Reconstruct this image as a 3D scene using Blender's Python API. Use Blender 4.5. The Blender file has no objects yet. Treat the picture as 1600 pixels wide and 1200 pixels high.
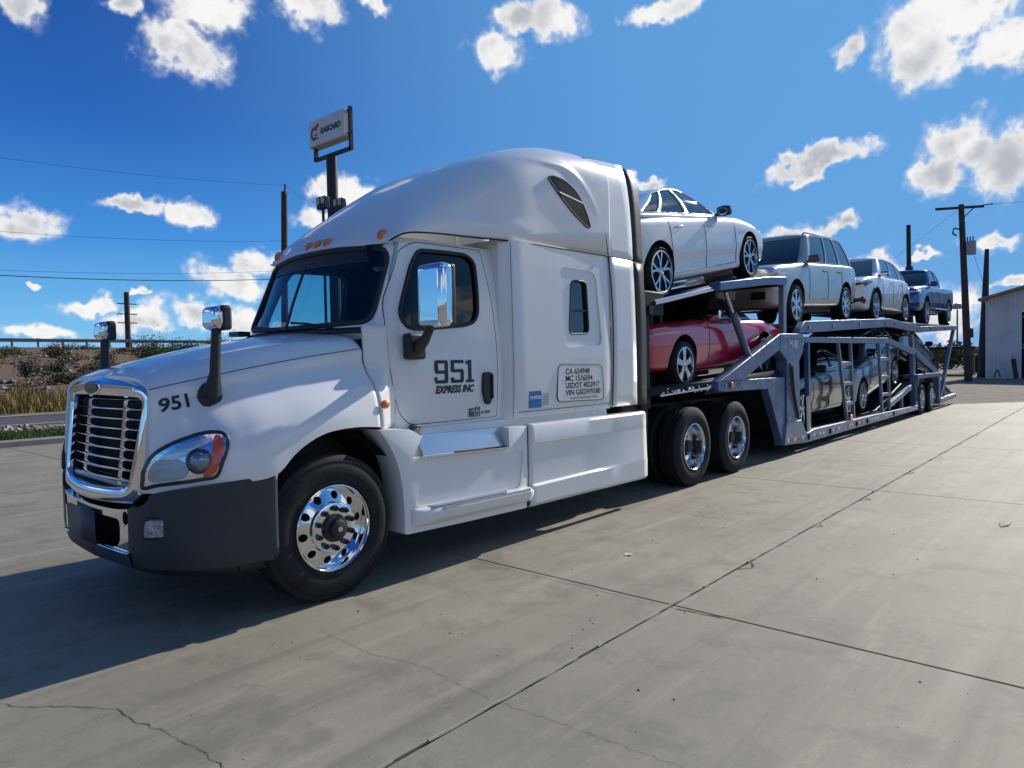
import bpy, bmesh, math, random
import numpy as np
from mathutils import Vector, Matrix
random.seed(7); np.random.seed(7)
SC = bpy.context.scene
COL = SC.collection

# ------------------------------------------------------------------ camera
cam_d = bpy.data.cameras.new('camera'); cam = bpy.data.objects.new('camera', cam_d); COL.objects.link(cam)
SC.camera = cam
_yaw, _pit, _rol = 0.718462944, -0.0314360299, -0.0186086592
_f = Vector((math.cos(_pit)*math.cos(_yaw), math.cos(_pit)*math.sin(_yaw), math.sin(_pit)))
_r = _f.cross(Vector((0, 0, 1))).normalized(); _u = _r.cross(_f)
_r2 = _r*math.cos(_rol)+_u*math.sin(_rol); _u2 = -_r*math.sin(_rol)+_u*math.cos(_rol)
_m = Matrix.Identity(4)
for _i in range(3):
    _m[_i][0], _m[_i][1], _m[_i][2] = _r2[_i], _u2[_i], -_f[_i]
_m.translation = Vector((-2.8644, -4.1785, 1.6568))
cam.matrix_world = _m
cam_d.sensor_width = 36; cam_d.lens = 1096.03*36/1600
cam_d.clip_start = 0.05; cam_d.clip_end = 6000

# ------------------------------------------------------------------ sun and exposure
SUN_DIR = Vector((1.70, -0.095, 1.0)).normalized()      # towards the sun: behind the trailer, a touch to the driver's side
sun_d = bpy.data.lights.new('sun', 'SUN'); sun = bpy.data.objects.new('sun', sun_d); COL.objects.link(sun)
sun_d.energy = 4.6; sun_d.angle = math.radians(0.5); sun_d.color = (1.0, 0.93, 0.82)
sun.rotation_euler = SUN_DIR.to_track_quat('Z', 'Y').to_euler()
VS = SC.view_settings
VS.view_transform = 'Standard'; VS.look = 'None'; VS.gamma = 1; VS.exposure = 0.17
VS.use_curve_mapping = False

CY = SC.cycles
CY.max_bounces = 6; CY.diffuse_bounces = 3; CY.glossy_bounces = 4; CY.transmission_bounces = 4; CY.transparent_max_bounces = 8
CY.caustics_reflective = True; CY.caustics_refractive = False; CY.blur_glossy = .5; CY.sample_clamp_indirect = 6
CY.use_adaptive_sampling = True; CY.adaptive_threshold = .02

# ------------------------------------------------------------------ node helper
class NT:
    def __init__(s, nt): s.nt = nt; s.n = nt.nodes; s.l = nt.links
    def new(s, t, **k):
        n = s.n.new(t)
        for a, b in k.items(): setattr(n, a, b)
        return n
    def put(s, sock, v):
        if isinstance(v, bpy.types.NodeSocket): s.l.new(v, sock)
        else: sock.default_value = v
    def math(s, op, a, b=0.0, c=0.0, clamp=False):
        n = s.new('ShaderNodeMath', operation=op, use_clamp=clamp)
        s.put(n.inputs[0], a); s.put(n.inputs[1], b); s.put(n.inputs[2], c); return n.outputs[0]
    def vmath(s, op, a, b=(0, 0, 0)):
        n = s.new('ShaderNodeVectorMath', operation=op); s.put(n.inputs[0], a); s.put(n.inputs[1], b)
        return n.outputs['Value'] if op in ('LENGTH', 'DOT_PRODUCT') else n.outputs[0]
    def mix(s, f, a, b, mode='MIX'):
        n = s.new('ShaderNodeMix', data_type='RGBA', blend_type=mode)
        s.put(n.inputs[0], f); s.put(n.inputs[6], a); s.put(n.inputs[7], b); return n.outputs[2]
    def rng(s, v, a, b, c=0.0, d=1.0, smooth=True):
        n = s.new('ShaderNodeMapRange', interpolation_type='SMOOTHSTEP' if smooth else 'LINEAR')
        for i, x in enumerate((v, a, b, c, d)): s.put(n.inputs[i], x)
        return n.outputs[0]
    def noise(s, vec, scale, detail=4, rough=.55, dist=0.0):
        n = s.new('ShaderNodeTexNoise')
        if vec is not None: s.l.new(vec, n.inputs['Vector'])
        n.inputs['Scale'].default_value = scale; n.inputs['Detail'].default_value = detail
        n.inputs['Roughness'].default_value = rough; n.inputs['Distortion'].default_value = dist
        return n.outputs[0]
    def mapping(s, vec, loc=(0, 0, 0), rot=(0, 0, 0), scale=(1, 1, 1), t='POINT'):
        n = s.new('ShaderNodeMapping', vector_type=t); s.l.new(vec, n.inputs[0])
        n.inputs[1].default_value = loc; n.inputs[2].default_value = rot; n.inputs[3].default_value = scale
        return n.outputs[0]

# ------------------------------------------------------------------ world: clear sky with fair-weather cumulus
W = bpy.data.worlds.new('World'); SC.world = W; W.use_nodes = True
t = NT(W.node_tree); t.n.clear()
sky = t.new('ShaderNodeTexSky', sky_type='NISHITA'); sky.sun_disc = False
sky.sun_elevation = math.asin(SUN_DIR.z); sky.sun_rotation = math.atan2(SUN_DIR.x, SUN_DIR.y)
sky.altitude = 300; sky.air_density = 1.0; sky.dust_density = 0.0; sky.ozone_density = 3.0
tc = t.new('ShaderNodeTexCoord'); dvec = tc.outputs['Generated']
nrm = t.vmath('NORMALIZE', dvec)
sep = t.new('ShaderNodeSeparateXYZ'); t.l.new(nrm, sep.inputs[0])
az = t.math('ARCTAN2', sep.outputs[1], sep.outputs[0]); el = t.math('ARCSINE', sep.outputs[2])
cmb = t.new('ShaderNodeCombineXYZ'); t.l.new(az, cmb.inputs[0]); t.l.new(el, cmb.inputs[1]); ae = cmb.outputs[0]
sdot = t.vmath('DOT_PRODUCT', nrm, tuple(SUN_DIR))
rp = t.new('ShaderNodeValToRGB'); t.l.new(t.math('DIVIDE', el, 1.0), rp.inputs[0])
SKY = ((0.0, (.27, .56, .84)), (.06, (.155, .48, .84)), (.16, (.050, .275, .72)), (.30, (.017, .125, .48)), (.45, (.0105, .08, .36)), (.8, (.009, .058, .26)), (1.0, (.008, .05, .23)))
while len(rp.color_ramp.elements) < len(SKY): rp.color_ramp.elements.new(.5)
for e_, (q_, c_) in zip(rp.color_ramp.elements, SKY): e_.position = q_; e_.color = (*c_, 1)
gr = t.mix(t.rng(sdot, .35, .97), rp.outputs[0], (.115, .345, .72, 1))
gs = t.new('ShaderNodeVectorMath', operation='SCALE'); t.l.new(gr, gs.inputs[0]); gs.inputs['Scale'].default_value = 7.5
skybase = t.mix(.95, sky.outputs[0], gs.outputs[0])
def vn(vec, scale, detail, rough, off):
    n = t.new('ShaderNodeTexNoise'); n.noise_dimensions = '3D'
    t.l.new(vec, n.inputs['Vector']); n.inputs['Scale'].default_value = scale; n.inputs['Detail'].default_value = detail
    n.inputs['Roughness'].default_value = rough
    c = t.vmath('SUBTRACT', n.outputs['Color'], (.5, .5, .5))
    sc = t.new('ShaderNodeVectorMath', operation='SCALE'); t.l.new(c, sc.inputs[0]); sc.inputs['Scale'].default_value = off
    return sc.outputs[0]
warp = t.vmath('ADD', vn(nrm, 9, 1, .5, .05), vn(nrm, 40, 2, .6, .035))
aew = t.vmath('ADD', ae, warp)
CLOUDS = [(1.3101, 0.4023, 0.0297, 0.0225, -0.0), (1.123, 0.433, 0.0621, 0.0296, -0.17), (1.1451, 0.3793, 0.0626, 0.0336, 0.26), (1.2185, 0.421, 0.0235, 0.013, -0.0), (0.9891, 0.4463, 0.0516, 0.0236, -0.0), (0.8994, 0.4621, 0.026, 0.0098, -0.0), (1.3215, 0.1733, 0.0405, 0.0245, -0.09), (1.2088, 0.2035, 0.0507, 0.0107, 0.05), (1.1345, 0.1983, 0.0394, 0.0214, -0.0), (0.9489, 0.2371, 0.048, 0.0248, -0.0), (0.9796, 0.2036, 0.0422, 0.0167, -0.0), (1.0637, 0.1424, 0.0385, 0.025, -0.0), (1.0924, 0.1124, 0.0613, 0.025, 0.17), (1.2505, 0.0825, 0.0378, 0.0124, -0.0), (1.2062, 0.0637, 0.0412, 0.0256, -0.26), (1.3102, 0.0478, 0.0489, 0.0113, -0.0), (1.1132, 0.0688, 0.0558, 0.0183, 0.21), (1.078, 0.0623, 0.0239, 0.0254, -0.0), (1.3053, 0.1004, 0.0088, 0.0052, -0.0), (1.2051, 0.0972, 0.0156, 0.0056, -0.0), (0.7412, 0.4148, 0.0431, 0.0312, 0.17), (0.6551, 0.4508, 0.0607, 0.0329, 0.17), (0.7088, 0.4552, 0.0359, 0.0214, -0.0), (0.4969, 0.4494, 0.0563, 0.0182, -0.0), (0.2753, 0.3674, 0.0279, 0.0237, -0.0), (0.1896, 0.359, 0.0604, 0.0376, 0.44), (0.1567, 0.3845, 0.0708, 0.0386, -0.0), (0.1038, 0.3422, 0.042, 0.0296, -0.0), (0.3103, 0.246, 0.0731, 0.0131, -0.24), (0.1729, 0.2044, 0.037, 0.025, -0.17), (0.1501, 0.2371, 0.0475, 0.0413, 0.17), (0.1064, 0.2157, 0.0449, 0.0406, -0.0), (0.5213, 0.2363, 0.0261, 0.0091, -0.0), (0.2805, 0.169, 0.0372, 0.0135, -0.05), (0.3316, 0.151, 0.0482, 0.0228, -0.0), (0.2327, 0.1046, 0.0327, 0.0174, -0.0), (0.1147, 0.1346, 0.0295, 0.0109, -0.09), (0.1896, 0.1274, 0.023, 0.0046, -0.0), (0.1662, 0.0564, 0.0462, 0.0339, 0.26), (0.1, 0.082, 0.0302, 0.0103, -0.0), (0.2277, 0.0876, 0.0283, 0.0159, -0.0), (0.5199, 0.0013, 0.0787, 0.0071, -0.0), (0.112, 0.0384, 0.0369, 0.0119, -0.0)]
CLOUDS += [(-.62, .22, .20, .09, 0), (-1.15, .20, .26, .11, 0), (-1.75, .24, .30, .12, 0), (-2.4, .18, .26, .09, 0), (2.6, .25, .30, .10, 0), (-1.5, .72, .36, .15, 0), (-2.6, .8, .3, .12, 0), (1.9, .30, .22, .09, 0), (-.35, .62, .14, .07, 0)]   # sky continued out of view, with big clouds added to whiten the fill light
ROT = {}
for q_ in (-.25, 0.0, .25):          # the cloud field in three slightly turned frames
    ROT[q_] = aew if q_ == 0 else t.mapping(aew, (0, 0, 0), (0, 0, -q_), (1, 1, 1))
fb = t.noise(nrm, 26, 6, .62); fb2 = t.noise(nrm, 90, 3, .6); fb3 = t.noise(nrm, 11, 2, .5)
puff = t.math('ADD', t.math('MULTIPLY', fb3, .6), t.math('MULTIPLY', fb, .4))
ragged = t.math('ADD', t.math('MULTIPLY', t.math('SUBTRACT', fb, .5), 1.45), t.math('MULTIPLY', t.math('SUBTRACT', fb2, .5), .35))
def cloud_sector(lo, hi):            # one stretch of sky, so that only its own clouds are worked out
    dens = None
    for (a, e, ra, re, ro) in CLOUDS:
        if not any(lo <= a+o_+2*ra+.1 and a+o_-2*ra-.1 <= hi for o_ in (0, 2*math.pi, -2*math.pi)): continue
        q_ = min(ROT, key=lambda z: abs(z-ro)); cq, sq = math.cos(-q_), math.sin(-q_); a2, e2 = a*cq-e*sq, a*sq+e*cq
        n = t.new('ShaderNodeVectorMath', operation='MULTIPLY_ADD'); t.l.new(ROT[q_], n.inputs[0]); n.inputs[1].default_value = (1/ra, 1/re, 0); n.inputs[2].default_value = (-a2/ra, -e2/re, 0)
        d = t.vmath('LENGTH', n.outputs[0])
        dens = d if dens is None else t.math('SMOOTH_MIN', dens, d, .22)
    dens = t.math('SUBTRACT', 1.0, dens)
    dn = t.math('ADD', dens, ragged)
    alpha = t.math('MULTIPLY', t.rng(dn, -.16, .46), t.rng(dens, -.55, -.1))
    thick = t.math('MULTIPLY', t.rng(dens, .12, .75), t.rng(puff, .42, .60))
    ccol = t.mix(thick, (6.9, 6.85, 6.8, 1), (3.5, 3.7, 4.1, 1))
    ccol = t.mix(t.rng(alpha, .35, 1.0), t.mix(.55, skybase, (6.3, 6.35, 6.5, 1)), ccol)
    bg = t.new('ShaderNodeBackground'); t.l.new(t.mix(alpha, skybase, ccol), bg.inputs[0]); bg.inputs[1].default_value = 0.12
    return bg.outputs[0]
SECT = [-.1, .30, .72, 1.05, 1.6]
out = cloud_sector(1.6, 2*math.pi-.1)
for lo_, hi_ in zip(SECT[:-1], SECT[1:]):
    mx = t.new('ShaderNodeMixShader'); t.l.new(t.math('MULTIPLY', t.math('GREATER_THAN', az, lo_), t.math('LESS_THAN', az, hi_)), mx.inputs[0])
    t.l.new(out, mx.inputs[1]); t.l.new(cloud_sector(lo_, hi_), mx.inputs[2]); out = mx.outputs[0]
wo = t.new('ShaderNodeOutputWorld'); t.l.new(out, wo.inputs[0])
W.cycles.sampling_method = 'MANUAL'; W.cycles.sample_map_resolution = 256

# ------------------------------------------------------------------ materials
MATS = {}
def mat(name, col, rough=.5, metal=0.0, coat=0.0, spec=.5, bump=0.0, bscale=40, var=0.0, vscale=3, emit=None, rvar=0.0, space='Object'):
    if name in MATS: return MATS[name]
    m = bpy.data.materials.new(name); m.use_nodes = True; T = NT(m.node_tree)
    b = T.n['Principled BSDF']; I = b.inputs
    I['Base Color'].default_value = (*col, 1); I['Roughness'].default_value = rough; I['Metallic'].default_value = metal
    I['Specular IOR Level'].default_value = spec
    if coat: I['Coat Weight'].default_value = coat; I['Coat Roughness'].default_value = .04
    if bump or var or rvar:
        c = T.new('ShaderNodeTexCoord').outputs[space]
        if var:
            f = T.noise(c, vscale, 5, .6)
            T.put(I['Base Color'], T.mix(T.rng(f, .3, .7), (*[x*(1-var) for x in col], 1), (*[min(1, x*(1+var)) for x in col], 1)))
        if rvar: T.put(I['Roughness'], T.rng(T.noise(c, vscale*1.7, 4, .6), .3, .7, max(0, rough-rvar), rough+rvar))
        if bump:
            bn = T.new('ShaderNodeBump'); bn.inputs['Strength'].default_value = bump; bn.inputs['Distance'].default_value = .01
            T.put(bn.inputs['Height'], T.noise(c, bscale, 4, .6)); T.l.new(bn.outputs[0], I['Normal'])
    if emit: I['Emission Color'].default_value = (*emit[0], 1); I['Emission Strength'].default_value = emit[1]
    MATS[name] = m; return m
def glass(name, tint=(.6, .7, .72), rough=0.0, ior=1.5):
    if name in MATS: return MATS[name]
    m = bpy.data.materials.new(name); m.use_nodes = True; T = NT(m.node_tree); T.n.clear()
    tr = T.new('ShaderNodeBsdfTransparent'); tr.inputs[0].default_value = (*tint, 1)
    gl = T.new('ShaderNodeBsdfGlossy'); gl.inputs[1].default_value = rough; gl.inputs[0].default_value = (1, 1, 1, 1)
    fr = T.new('ShaderNodeFresnel'); gb = T.new('ShaderNodeNewGeometry'); T.put(fr.inputs[0], T.rng(gb.outputs['Backfacing'], 0, 1, ior, 1/ior, False))
    mx = T.new('ShaderNodeMixShader'); T.l.new(fr.outputs[0], mx.inputs[0]); T.l.new(tr.outputs[0], mx.inputs[1]); T.l.new(gl.outputs[0], mx.inputs[2])
    o = T.new('ShaderNodeOutputMaterial'); T.l.new(mx.outputs[0], o.inputs[0]); MATS[name] = m; return m

# ------------------------------------------------------------------ curve maths
def herm(tk, Y, ts, mono=False):
    tk = np.asarray(tk, float); Y = np.asarray(Y, float); ts = np.atleast_1d(np.asarray(ts, float))
    h = np.diff(tk); d = np.diff(Y, axis=0)/h.reshape((-1,)+(1,)*(Y.ndim-1)); m = np.zeros_like(Y)
    if len(tk) == 2: m[:] = d[0]
    else:
        hh = h.reshape((-1,)+(1,)*(Y.ndim-1))
        m[1:-1] = (d[:-1]*hh[1:]+d[1:]*hh[:-1])/(hh[1:]+hh[:-1])
        if mono: m[1:-1] = np.where(d[:-1]*d[1:] <= 0, 0, np.sign(d[1:])*np.minimum(np.abs(m[1:-1]), 2.5*np.minimum(np.abs(d[:-1]), np.abs(d[1:]))))
        m[0] = 1.5*d[0]-.5*m[1]; m[-1] = 1.5*d[-1]-.5*m[-2]
    i = np.clip(np.searchsorted(tk, ts)-1, 0, len(tk)-2); s = (ts-tk[i])/h[i]; sh = (-1,)+(1,)*(Y.ndim-1)
    s = s.reshape(sh); H = h[i].reshape(sh)
    return (2*s**3-3*s**2+1)*Y[i]+(s**3-2*s**2+s)*H*m[i]+(-2*s**3+3*s**2)*Y[i+1]+(s**3-s**2)*H*m[i+1]
def spl(P, n): return herm(range(len(P)), P, np.linspace(0, len(P)-1, n))
def closed(P, n):
    P = list(P); k = len(P); Q = P[-2:]+P+P[:3]
    return herm(range(-2, k+3), Q, np.linspace(0, k, n, endpoint=False))
def rpoly(P, r, n=5):
    """rounded 2-D polygon; r a number or one per corner"""
    out = []; k = len(P); P = [np.array(q, float) for q in P]
    for i in range(k):
        ri = r[i] if hasattr(r, '__len__') else r
        a, b, c = P[i-1], P[i], P[(i+1) % k]
        u = a-b; v = c-b; lu = np.linalg.norm(u); lv = np.linalg.norm(v)
        q = min(ri, lu*.49, lv*.49); s = b+u/lu*q; e = b+v/lv*q
        for j in range(n+1):
            w = j/n; out.append((1-w)**2*s+2*w*(1-w)*b+w*w*e)
    return out

# ------------------------------------------------------------------ mesh builder
class MB:
    def __init__(s): s.v = []; s.f = []
    def add(s, vs, fs):
        o = len(s.v); s.v += [tuple(map(float, q)) for q in vs]; s.f += [tuple(i+o for i in f) for f in fs]; return s
    def box(s, lo, hi):
        (a, b, c), (d, e, f) = lo, hi
        return s.add([(a, b, c), (d, b, c), (d, e, c), (a, e, c), (a, b, f), (d, b, f), (d, e, f), (a, e, f)],
                     [(3, 2, 1, 0), (4, 5, 6, 7), (0, 1, 5, 4), (1, 2, 6, 5), (2, 3, 7, 6), (3, 0, 4, 7)])
    def beam(s, p, q, w, h, up=(0, 0, 1)):
        p = Vector(p); q = Vector(q); d = (q-p).normalized(); up = Vector(up)
        if abs(d.dot(up)) > .98: up = Vector((1, 0, 0))
        r = d.cross(up).normalized(); u = r.cross(d); vs = []
        for c in (p, q):
            for a, b in ((-1, -1), (1, -1), (1, 1), (-1, 1)): vs.append(c+r*(a*w/2)+u*(b*h/2))
        return s.add(vs, [(3, 2, 1, 0), (4, 5, 6, 7), (0, 1, 5, 4), (1, 2, 6, 5), (2, 3, 7, 6), (3, 0, 4, 7)])
    def tube(s, pts, r, n=10, cap=True, close=False):
        P = [Vector(q) for q in pts]; k = len(P); R = r if hasattr(r, '__len__') else [r]*k
        T = []
        for i in range(k):
            a = P[i-1] if (i or close) else P[0]; b = P[(i+1) % k] if (i < k-1 or close) else P[-1]
            T.append((b-a).normalized())
        ref = Vector((0, 0, 1)) if abs(T[0].z) < .9 else Vector((1, 0, 0))
        N = T[0].cross(ref).normalized(); vs = []
        for i in range(k):
            N = (N-T[i]*N.dot(T[i])).normalized(); B = T[i].cross(N)
            for j in range(n):
                a = 2*math.pi*j/n; vs.append(P[i]+(N*math.cos(a)+B*math.sin(a))*R[i])
        fs = []
        for i in range(k if close else k-1):
            i2 = (i+1) % k
            for j in range(n):
                j2 = (j+1) % n; fs.append((i*n+j, i*n+j2, i2*n+j2, i2*n+j))
        if cap and not close: fs += [tuple(range(n))[::-1], tuple((k-1)*n+j for j in range(n))]
        return s.add(vs, fs)
    def lathe(s, prof, c=(0, 0, 0), axis='y', n=32, close=False, phase=0):
        vs = []; fs = []; k = len(prof)
        for j in range(n):
            a = 2*math.pi*j/n+phase; ca, sa = math.cos(a), math.sin(a)
            for r, t_ in prof:
                q = {'y': (r*ca, t_, r*sa), 'x': (t_, r*ca, r*sa), 'z': (r*ca, r*sa, t_)}[axis]
                vs.append((q[0]+c[0], q[1]+c[1], q[2]+c[2]))
        for j in range(n):
            j2 = (j+1) % n
            for i in range(k if close else k-1):
                i2 = (i+1) % k
                fs.append((j*k+i, j*k+i2, j2*k+i2, j2*k+i))
        return s.add(vs, fs)
    def prism(s, poly, off):
        n = len(poly); o = Vector(off); P = [Vector(q) for q in poly]
        return s.add(P+[q+o for q in P], [tuple(range(n))[::-1], tuple(range(n, 2*n))]+[(i, (i+1) % n, n+(i+1) % n, n+i) for i in range(n)])
    def grid(s, G, cu=False, cv=False):
        G = np.asarray(G); a, b = G.shape[:2]; fs = []
        for i in range(a if cu else a-1):
            for j in range(b if cv else b-1):
                i2, j2 = (i+1) % a, (j+1) % b; fs.append((i*b+j, i*b+j2, i2*b+j2, i2*b+j))
        return s.add(G.reshape(-1, 3), fs)
    def mirror(s, yc):
        n = len(s.v); V = list(s.v); F = list(s.f)
        s.v += [(x, 2*yc-y, z) for x, y, z in V]; s.f += [tuple(i+n for i in f)[::-1] for f in F]; return s
    def shift(s, d): s.v = [(x+d[0], y+d[1], z+d[2]) for x, y, z in s.v]; return s
    def mesh(s, name, m=None, smooth=True, ang=35, fix=True, weld=False):
        me = bpy.data.meshes.new(name); me.from_pydata(s.v, [], s.f)
        if fix or weld:
            bm = bmesh.new(); bm.from_mesh(me)
            if weld: bmesh.ops.remove_doubles(bm, verts=bm.verts, dist=1e-4)
            if fix: bmesh.ops.recalc_face_normals(bm, faces=bm.faces)
            bm.to_mesh(me); bm.free()
        if m is not None: me.materials.append(m)
        if smooth:
            me.polygons.foreach_set('use_smooth', [True]*len(me.polygons)); me.set_sharp_from_angle(angle=math.radians(ang))
        me.update(); return me
    def build(s, name, m, parent=None, smooth=True, ang=35, bev=0, solid=0, sub=0, fix=True, weld=False, org=None):
        o = bpy.data.objects.new(name, s.mesh(name, m, smooth, ang, fix, weld)); COL.objects.link(o)
        if parent is not None:
            o.parent = parent
            if org is not None: o.location = [-q for q in org]
        if sub: k = o.modifiers.new('s', 'SUBSURF'); k.levels = k.render_levels = sub
        if solid: k = o.modifiers.new('t', 'SOLIDIFY'); k.thickness = abs(solid); k.offset = -1 if solid > 0 else 1
        if bev: k = o.modifiers.new('b', 'BEVEL'); k.width = bev; k.segments = 2; k.limit_method = 'ANGLE'; k.angle_limit = math.radians(30)
        return o
def empty(name, loc, label=None, cat=None, group=None):
    o = bpy.data.objects.new(name, None); COL.objects.link(o); o.location = loc; o.empty_display_size = .2
    if label: tag(o, label, cat, group)
    return o
def tag(o, label, cat, group=None, kind=None):
    if label: o['label'] = label
    if cat: o['category'] = cat
    if group: o['group'] = group
    if kind: o['kind'] = kind
    return o
def struct(o): o['kind'] = 'structure'; return o
def copy_tree(o, parent=None):
    c = o.copy(); COL.objects.link(c); c.parent = parent
    for ch in list(o.children): copy_tree(ch, c)
    return c
def bake(o):
    """apply modifiers into a plain mesh"""
    dg = bpy.context.evaluated_depsgraph_get(); me = bpy.data.meshes.new_from_object(o.evaluated_get(dg))
    o.modifiers.clear(); o.data = me; return o
def boolean(o, cutter_mb, op='DIFFERENCE', m=None, ang=35):
    c = cutter_mb.build('cutter', m, None, smooth=False)
    k = o.modifiers.new('bool', 'BOOLEAN'); k.operation = op; k.object = c; k.solver = 'EXACT'; k.material_mode = 'TRANSFER'
    bpy.context.view_layer.update(); bake(o); bpy.data.objects.remove(c)
    o.data.polygons.foreach_set('use_smooth', [True]*len(o.data.polygons)); o.data.set_sharp_from_angle(angle=math.radians(ang))
    return o
def text_mesh(s, size, bold=0.0, shear=0.0, ext=0.0, spacing=1.0, align='LEFT'):
    cu = bpy.data.curves.new('t', 'FONT'); cu.body = s; cu.size = size; cu.offset = bold; cu.shear = shear; cu.extrude = ext
    cu.space_character = spacing; cu.align_x = align; cu.resolution_u = 3
    o = bpy.data.objects.new('t', cu); COL.objects.link(o); bpy.context.view_layer.update()
    me = bpy.data.meshes.new_from_object(o.evaluated_get(bpy.context.evaluated_depsgraph_get()))
    vs = np.array([tuple(v.co) for v in me.vertices]); fs = [tuple(q.vertices) for q in me.polygons]
    bpy.data.objects.remove(o); bpy.data.curves.remove(cu); bpy.data.meshes.remove(me)
    return vs, fs
def lettering(s, size, fn, m, parent, name='lettering', width=None, org=None, ext=0.0, **k):
    """text laid on a surface: fn(u, v) gives the 3-D point"""
    vs, fs = text_mesh(s, size, **k)
    if len(vs) == 0: return None
    if width: vs[:, 0] *= width/(vs[:, 0].max()-vs[:, 0].min())
    b = MB().add([fn(q[0], q[1]) for q in vs], fs)
    return b.build(name, m, parent, smooth=False, fix=False, org=org)

WHITE = mat('truck_white_paint', (.80, .79, .765), .34, coat=.7, var=.02, vscale=1.2, rvar=.05)
CHROME = mat('chrome', (.82, .83, .85), .06, 1.0, rvar=.04, vscale=6)
ALU = mat('polished_aluminium', (.75, .76, .78), .16, 1.0, rvar=.08, vscale=9)
BLACKP = mat('black_plastic', (.018, .018, .020), .5, bump=.15, bscale=300)
BLACKM = mat('black_metal', (.014, .014, .016), .55, var=.3, vscale=4)
RUBBER = mat('tyre_rubber', (.018, .018, .019), .78, bump=.2, bscale=60, var=.35, vscale=7, spec=.3)
GREYB = mat('charcoal_bumper', (.030, .034, .040), .5, bump=.1, bscale=400, var=.12, vscale=5)
SEAM = mat('seam_dark', (.01, .01, .012), .7)
AMBER = mat('amber_lens', (.72, .15, .018), .18, coat=1, bump=.4, bscale=120)
REDL = mat('red_lens', (.45, .02, .015), .2, coat=1)
NAVY = mat('navy_vinyl', (.010, .014, .028), .4)
TEAL = glass('cab_glass', (.50, .74, .78))
SMOKE = glass('smoked_glass', (.06, .07, .08))
CLEAR = glass('clear_lens', (.93, .95, .97), .02)
DARKG = mat('dark_window_glass', (.012, .014, .017), .03, spec=.9, coat=.5)
INTER = mat('cab_trim_dark', (.02, .02, .022), .8, var=.2)

# ================================================================== the tractor unit
YC = 1.21
TO = (2.4, YC, 0)
truck = empty('semi_truck', TO, 'white sleeper cab semi truck with chrome grille parked in front of the trailer', 'truck')
def TP(name, mb, m, **k): return mb.build(name, m, truck, org=TO, **k)

# ---- hood and fenders: cross sections from crown to fender edge
HX = [-1.05, -.95, -.80, -.60, -.30, 0, .25, .44]
HR = [[(1.21, 1.605), (.85, 1.597), (.60, 1.578), (.465, 1.52), (.445, 1.40), (.435, 1.25), (.43, 1.10), (.43, .98), (.43, .87)],
      [(1.21, 1.655), (.85, 1.645), (.58, 1.62), (.43, 1.545), (.385, 1.42), (.335, 1.29), (.275, 1.14), (.25, 1.0), (.25, .88)],
      [(1.21, 1.705), (.85, 1.692), (.56, 1.66), (.405, 1.575), (.35, 1.47), (.28, 1.37), (.14, 1.22), (.085, 1.06), (.085, .90)],
      [(1.21, 1.76), (.85, 1.747), (.53, 1.71), (.38, 1.615), (.33, 1.52), (.25, 1.43), (.085, 1.29), (.015, 1.11), (.012, .93)],
      [(1.21, 1.83), (.85, 1.815), (.50, 1.775), (.345, 1.67), (.305, 1.58), (.235, 1.50), (.09, 1.39), (.01, 1.25), (-.005, 1.07)],
      [(1.21, 1.885), (.85, 1.87), (.47, 1.825), (.31, 1.72), (.285, 1.63), (.22, 1.555), (.09, 1.45), (.02, 1.33), (.0, 1.19)],
      [(1.21, 1.92), (.85, 1.905), (.44, 1.86), (.28, 1.755), (.26, 1.66), (.20, 1.58), (.09, 1.475), (.035, 1.34), (.012, 1.20)],
      [(1.21, 1.94), (.85, 1.925), (.42, 1.88), (.25, 1.78), (.235, 1.68), (.185, 1.59), (.10, 1.49), (.05, 1.34), (.03, 1.185)]]
LOWX = [-1.05, -.62, -.5, -.43, -.3, -.15, 0, .2, .44]; LOWZ = [.87, .925, .935, .955, 1.07, 1.155, 1.195, 1.205, 1.185]
def hood_section(x, n=49):
    r = herm(HX, HR, [x])[0]; r[8, 1] = herm(LOWX, LOWZ, [x], True)[0]
    if r[7, 1] < r[8, 1]+.05: r[7, 1] = (r[8, 1]+r[6, 1])/2
    return herm(range(9), r, np.linspace(0, 8, n))
def hwarp(x, y, z):                      # the lower front corner reaches forward beside the grille
    k = max(0, min(1, (-.88-x)/.17)); k = k*k*(3-2*k); d = max(0, min(1, (1.52-z)/.55)); return np.array((x-.042*k*d, y+.035*k*d, z))
def hood_pt(x, z):                       # point on the near flank at a height
    s = hood_section(x, 97)[36:][::-1]; y = float(np.interp(z, s[:, 1], s[:, 0])); return hwarp(x, y, z)
def hood_nrm(x, z):
    a = hood_pt(min(x+.04, .44), z)-hood_pt(max(x-.04, -1.05), z); b = hood_pt(x, z+.04)-hood_pt(x, z-.04)
    n = np.cross(a, b); n /= np.linalg.norm(n); return -n if n[1] > 0 else n
hx = np.concatenate([np.linspace(-1.05, -.6, 16), np.linspace(-.57, .44, 34)])
G = np.array([[hwarp(x, y, z) for y, z in hood_section(x)] for x in hx])
G2 = np.concatenate([G, np.stack([G[:, ::-1][:, 1:, 0], 2*YC-G[:, ::-1][:, 1:, 1], G[:, ::-1][:, 1:, 2]], -1)], 1)
hood = TP('hood', MB().grid(G2), WHITE, ang=60, solid=.025)
# seam between the hood top and its flank
sm = [hood_section(x, 9)[3] for x in np.linspace(-1.04, .43, 30)]
for s_ in (0, 1):
    MB().tube([(x, (2*YC-q[0] if s_ else q[0]), q[1]) for x, q in zip(np.linspace(-1.04, .43, 30), sm)], .0035, 6).build('seam', SEAM, hood)
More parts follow.
